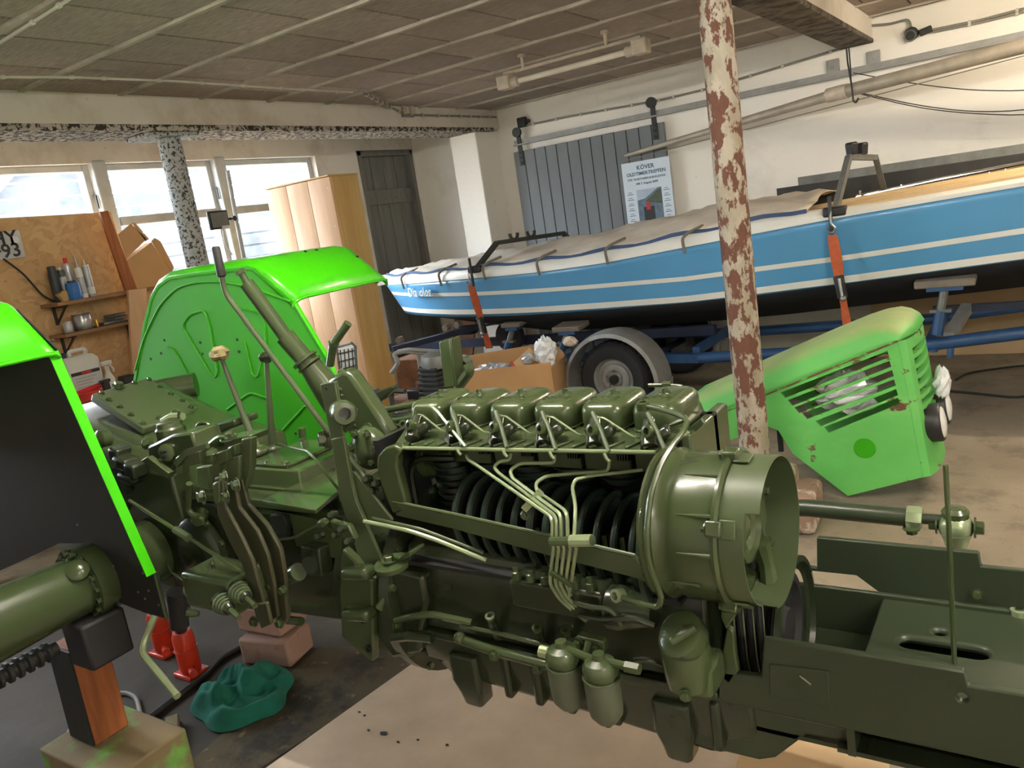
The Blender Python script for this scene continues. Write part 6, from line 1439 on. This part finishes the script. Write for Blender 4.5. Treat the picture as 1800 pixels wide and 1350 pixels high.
MB().prism([cpt(0, 0, 0), cpt(0, .5, 0), cpt(0, .5, CH_-.06), cpt(0, 0, CH_-.04)], -cu*.006).build('side_wall', 'cardboard', cb_)
MB().prism([cpt(CWD, 0, 0), cpt(CWD, .5, 0), cpt(CWD, .5, CH_), cpt(CWD, 0, CH_-.02)], cu*.006).build('side_wall', 'cardboard', cb_)
MB().prism([cpt(0, 0, .003), cpt(CWD, 0, .003), cpt(CWD, .5, .003), cpt(0, .5, .003)], (0, 0, .006)).build('carton_floor', 'cardboard', cb_)
MB().prism([cpt(.36, .2, CH_-.02), cpt(.24, .35, CH_+.07), cpt(.18, .35, CH_-.02), cpt(.30, .2, CH_-.08)], cv*.004).build('inner_flap', 'cardboard_tan', cb_)
o = MB().tube([cpt(.365, .19, CH_-.0), cpt(.33, .19, CH_-.07)], .01, 6).build('red_strip', 'red_print', cb_)
crumple('packing_paper', cpt(.55, .25, CH_-.12), .2, 'clear_grey', 'crumpled grey packing paper filling the open carton', 'packing paper', (1.2, .9, .5), 11)
crumple('plastic_bag', cpt(.10, .3, CH_+.02), .12, 'pale_film', 'crumpled clear plastic bag standing up at the right end of the open carton', 'plastic bag', (.8, .7, 1.15), 12)
crumple('plastic_bag', cpt(.24, .25, CH_-.0), .055, 'clear_grey', 'small crumpled grey bag in the open carton beside its flap', 'plastic bag', (1, .8, .8), 13, 12, 8)
mo = thing('small_engine', Vector((T(765, 670, 3.9).x, 3.9, 0)), 'small dark motor with cooling fins standing behind the tractor engine', 'engine')
p = T(762, 668, 3.9)
MB().bb(p.x-.12, p.x+.12, 3.8, 4.05, 0, p.z-.12).build('base_block', 'iron_dark', mo, bevel=.02)
for k in range(7): MB().bb(p.x-.1+.005*k, p.x+.08, 3.84, 4.0, p.z-.12+.032*k, p.z-.10+.032*k).build('cooling_fin', 'iron_dark', mo, bevel=.004)
MB().bb(p.x-.07, p.x+.07, 3.86, 4.0, p.z-.12, p.z+.1).build('cylinder', 'black_plastic', mo)
MB().lathe((p.x+.02, 3.95, p.z+.08), (0, 0, 1), [(.11, 0), (.115, .03), (.10, .08), (.06, .10), (.001, .10)], 22).build('air_filter', 'steel_dull', mo)
p = T(735, 690, 3.9); MB().bb(p.x-.06, p.x+.06, 3.85, 4.0, 0, p.z+.03).build('control_box', 'black_plastic', mo, bevel=.01); MB().cyl((p.x, 3.92, p.z+.03), (p.x, 3.92, p.z+.07), .02).build('control_knob', 'old_timber', mo)
p = T(715, 700, 3.9); MB().bb(p.x-.1, p.x+.1, 3.85, 4.05, 0, p.z+.02).build('crankcase_pink', 'pink_brick', mo, bevel=.02)
hb = thing('handlebar', T(700, 640, 4.6), 'bent pale tubular handlebar before the blue trailer drawbar', 'handle')
MB().tube([T(688, 655, 4.55), T(702, 636, 4.55), T(690, 622, 4.55), T(712, 617, 4.6), T(758, 622, 4.7)], .018, 8, .06).build('bar', 'galv', hb)
MB().tube([T(700, 618, 4.6), T(718, 614, 4.6), T(775, 618, 4.7)], .016, 8, .05).build('bar', 'galv', hb)
MB().tube([T(735, 625, 4.65), T(735, 625, 4.65)*1.0-Vector((0, 0, T(735, 625, 4.65).z-.02))], .016, 8).build('post', 'galv', hb); MB().bb(T(735, 625, 4.65).x-.12, T(735, 625, 4.65).x+.06, 4.58, 4.72, 0, .03).build('foot', 'iron_dark', hb)
o = MB().bb(T(735, 640, 5.4).x-.2, T(735, 640, 5.4).x+.28, 5.3, 5.6, 0, T(735, 627, 5.4).z).build('wooden_crate', 'old_timber', bevel=.01); tag(o, 'reddish-brown wooden crate on the floor beneath the boat bow', 'crate')
o = MB().prism([Vector((-5.6, 6.9, 0)), Vector((-5.3, 6.9, 0)), Vector((-5.35, 7.3, .75)), Vector((-5.65, 7.3, .75))], (.0, .03, .0)).build('leaning_board', 'old_timber'); tag(o, 'brown board leaning on the wall beneath the boat bow', 'board')
# pallet-like skirting boards against the right wall under the boat
o = MB().bb(-1.2, 2.5, 7.3, 7.47, 0, .8).build('wall_panel', 'cardboard_tan', bevel=.005); tag(o, 'tan board panel along the foot of the right wall behind the trailer', 'board')

# ------------------------------------------------------------------ floor under the tractor
def sheet(name, pts, mat, z, label, cat='cardboard sheet', th=.004):
    o = MB().prism([TZ(a, b, z) for a, b in pts], (0, 0, th)).build(name, mat); return tag(o, label, cat)
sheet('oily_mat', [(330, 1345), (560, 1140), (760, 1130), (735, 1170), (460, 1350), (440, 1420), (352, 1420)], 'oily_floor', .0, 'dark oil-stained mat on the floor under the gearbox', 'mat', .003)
sheet('cardboard_sheet', [(732, 1163), (1330, 1240), (1380, 1420), (900, 1560), (430, 1480), (400, 1400)], 'cardboard_pale', .003, 'large pale cardboard sheet spread on the floor under the engine')
sheet('cardboard_sheet', [(1300, 1330), (1420, 1275), (1566, 1302), (1562, 1380), (1480, 1440), (1280, 1440)], 'cardboard_tan', .007, 'smaller tan cardboard sheet on the floor under the front frame')
rl = random.Random(9)
for k, (px, py) in enumerate(((675, 1290), (632, 1252), (641, 1258), (700, 1305), (735, 1301), (786, 1310), (648, 1284), (810, 1200))):
    p = TZ(px, py, .0075); s_ = .012 if k == 0 else .005
    o = MB().add([p+Vector((s_*1.6*math.cos(a)*rl.uniform(.6, 1), s_*math.sin(a)*rl.uniform(.5, 1), 0)) for a in [i*2*PI/6 for i in range(6)]], [(0, 1, 2, 3, 4, 5)])
    o = MB().prism(o.v, (0, 0, .003)).build('dirt_crumb', 'iron_dark'); tag(o, 'largest dark crumb of dirt on the pale cardboard sheet' if k == 0 else 'tiny dark crumb of dirt lying on the pale cardboard sheet', 'debris', 'dark crumbs on the cardboard')
# timber stand
sp = thing('timber_post', TZ(185, 1290, .15), 'upright orange-brown timber post propping the rear axle', 'timber')
b = TZ(178, 1284, .16); topz = AXz-.245
MB().ring_loft([[Vector((b.x+dx, b.y+dy, .16)) for dx, dy in ((-.075, -.06), (.075, -.06), (.075, .06), (-.075, .06))], [Vector((b.x+dx+.02, b.y+dy-.0, topz)) for dx, dy in ((-.07, -.06), (.07, -.06), (.07, .06), (-.07, .06))]]).build('post', 'timber_stand', sp, bevel=.006)
MB().prism([Vector((b.x-.076, b.y-.061, .165)), Vector((b.x+.074, b.y-.061, .165)), Vector((b.x+.089, b.y-.061, topz)), Vector((b.x-.051, b.y-.061, topz))], (0, -.006, 0)).build('dark_face', 'black_coat', sp)  # thin sheet added to make this face of the post dark
tb = MB().ring_loft([[Vector((b.x+x, b.y+y, z)) for y, z in ((-.15, .0), (.13, .0), (.13, .16), (-.15, .16))] for x in (-.13, .30)]).build('timber_block', 'block_overspray', bevel=.008); tag(tb, 'heavy wooden block with green overspray under the timber post', 'timber')
st_ = MB().box(TZ(303, 1285, .02), (.16, .045, .04), Matrix.Rotation(R(-35), 3, 'Z')).build('wood_stick', 'block_overspray', bevel=.003); tag(st_, 'short wooden stick on the oily mat beside the wooden block', 'wood stick')
ws = MB().lathe(TZ(310, 1271, .003), (0, 0, 1), [(.016, 0), (.016, .003), (.009, .003), (.009, 0)], 20, cap=False, closed=True).build('washer', 'chrome'); tag(ws, 'small shiny steel washer lying on the oily mat', 'washer')
# red jacks
for px, py, label in ((292, 1125, 'left and rear one of the two red bottle jacks under the gearbox'), (338, 1162, 'right and larger one of the two red bottle jacks under the gearbox')):
    p = TZ(px, py+22, 0); j = thing('bottle_jack', (p.x, p.y, 0), label, 'jack')
    MB().bb(p.x-.06, p.x+.06, p.y-.05, p.y+.05, 0, .02).build('base', 'red_jack', j, bevel=.006)
    MB().lathe((p.x, p.y, .02), (0, 0, 1), [(.042, 0), (.044, .02), (.044, .16), (.036, .18), (.03, .18)], 22).build('cylinder', 'red_jack', j)
    MB().lathe((p.x, p.y, .2), (0, 0, 1), [(.024, 0), (.024, .26), (.034, .26), (.034, .285)], 18).build('ram', 'black_coat', j)
    MB().torus((p.x, p.y, .12), (0, 0, 1), .045, .004, 22, 6).build('band', 'red_print', j)
    MB().cyl((p.x+.04, p.y-.02, .04), (p.x+.10, p.y-.05, .05), .016).build('pump_socket', 'red_jack', j)
# brick prop
bp_ = TZ(490, 1180, 0)
for k, (dx, dy, dz, a) in enumerate(((0, 0, .0, 12), (-.03, .03, .125, 4))):
    mb = MB(); c_ = Vector((bp_.x-.1+dx, bp_.y+.09+dy, dz+.06)); rot = Matrix.Rotation(R(a), 3, 'Z')
    mb.box(c_, (.25, .17, .118), rot); o = mb.build('stone_block', 'pink_brick', bevel=.012)
    tag(o, ('lower pinkish stone block under the gearbox beside the teal rag', 'upper broken stone block supporting the gearbox')[k], 'stone')
# rag
rc = TZ(428, 1228, 0); mb = MB(); NR, NA = 22, 56
import mathutils
def nz3(x, y, z): return mathutils.noise.noise(Vector((x, y, z)))
mb.v.append(rc+Vector((0, 0, .07)))
for i in range(1, NR+1):
    r = i/NR
    for j in range(NA):
        a = 2*PI*j/NA; ed = 1+.20*nz3(1.6*math.cos(a)+3, 1.6*math.sin(a), 1.0)+.06*math.sin(5*a)
        X2, Y2 = .25*ed*r*math.cos(a), .17*ed*r*math.sin(a)
        ridge = 1-abs(nz3(X2*7+7, Y2*9, .3))*2.6; ridge2 = 1-abs(nz3(X2*20, Y2*17+4, 2.3))*2
        h = (1-r**4)*(.025+.075*max(0, ridge))+.02*max(0, ridge2)*(1-r**6)
        mb.v.append(rc+Vector((X2*.82+Y2*.3, Y2-X2*.25, .006+max(0, h))))
mb.f += [(0, 1+j, 1+(j+1) % NA) for j in range(NA)]
for i in range(NR-1):
    for j in range(NA): mb.f.append((1+i*NA+j, 1+(i+1)*NA+j, 1+(i+1)*NA+(j+1) % NA, 1+i*NA+(j+1) % NA))
o = mb.build('rag', 'teal_cloth', solid=.006, smooth=180, subdiv=1); tag(o, 'crumpled teal-green rag on the floor beside the stone blocks', 'rag')
# hoses and bar on the floor
o = MB().tube([TZ(262, 1262, .012), TZ(310, 1225, .012), TZ(368, 1182, .012), TZ(385, 1158, .012), TZ(424, 1138, .012)], .012, 8, .1).build('steel_pipe', 'iron_dark'); tag(o, 'dark steel bar lying across the floor behind the teal rag', 'bar')
o = MB().tube([TZ(95, 1420, .01), TZ(105, 1350, .01), TZ(118, 1290, .01), TZ(150, 1235, .01), TZ(215, 1215, .01), TZ(240, 1225, .01), TZ(248, 1262, .01)], .009, 8, .12).build('hose', 'cable_grey'); tag(o, 'grey hose looping on the floor around the timber post', 'hose')
o = MB().tube([Vector((1.5, 6.9, .01)), TZ(1810, 640, .01), TZ(1700, 655, .01), TZ(1680, 668, .01)], .008, 6, .2).build('floor_cable', 'iron_dark'); tag(o, 'dark cable on the floor below the trailer rail at the right', 'cable')
o = MB().tube([TZ(1640, 685, .01), TZ(1700, 690, .01), TZ(1790, 700, .01), TZ(1830, 690, .01), Vector((1.4, 5.6, .01))], .01, 6, .2).build('floor_cable', 'iron_dark'); tag(o, 'dark cable crossing the floor right of the light-green bonnet', 'cable')
# front stand under the frame
fs = thing('axle_stand', (0.1, 1.62, 0), 'dark stand under the front frame of the tractor', 'stand')
MB().bb(-.02, .22, 1.5, 1.74, 0, .03).build('base', 'black_coat', fs); MB().bb(.03, .17, 1.55, 1.69, .03, .179).build('post', 'olive_dark', fs)
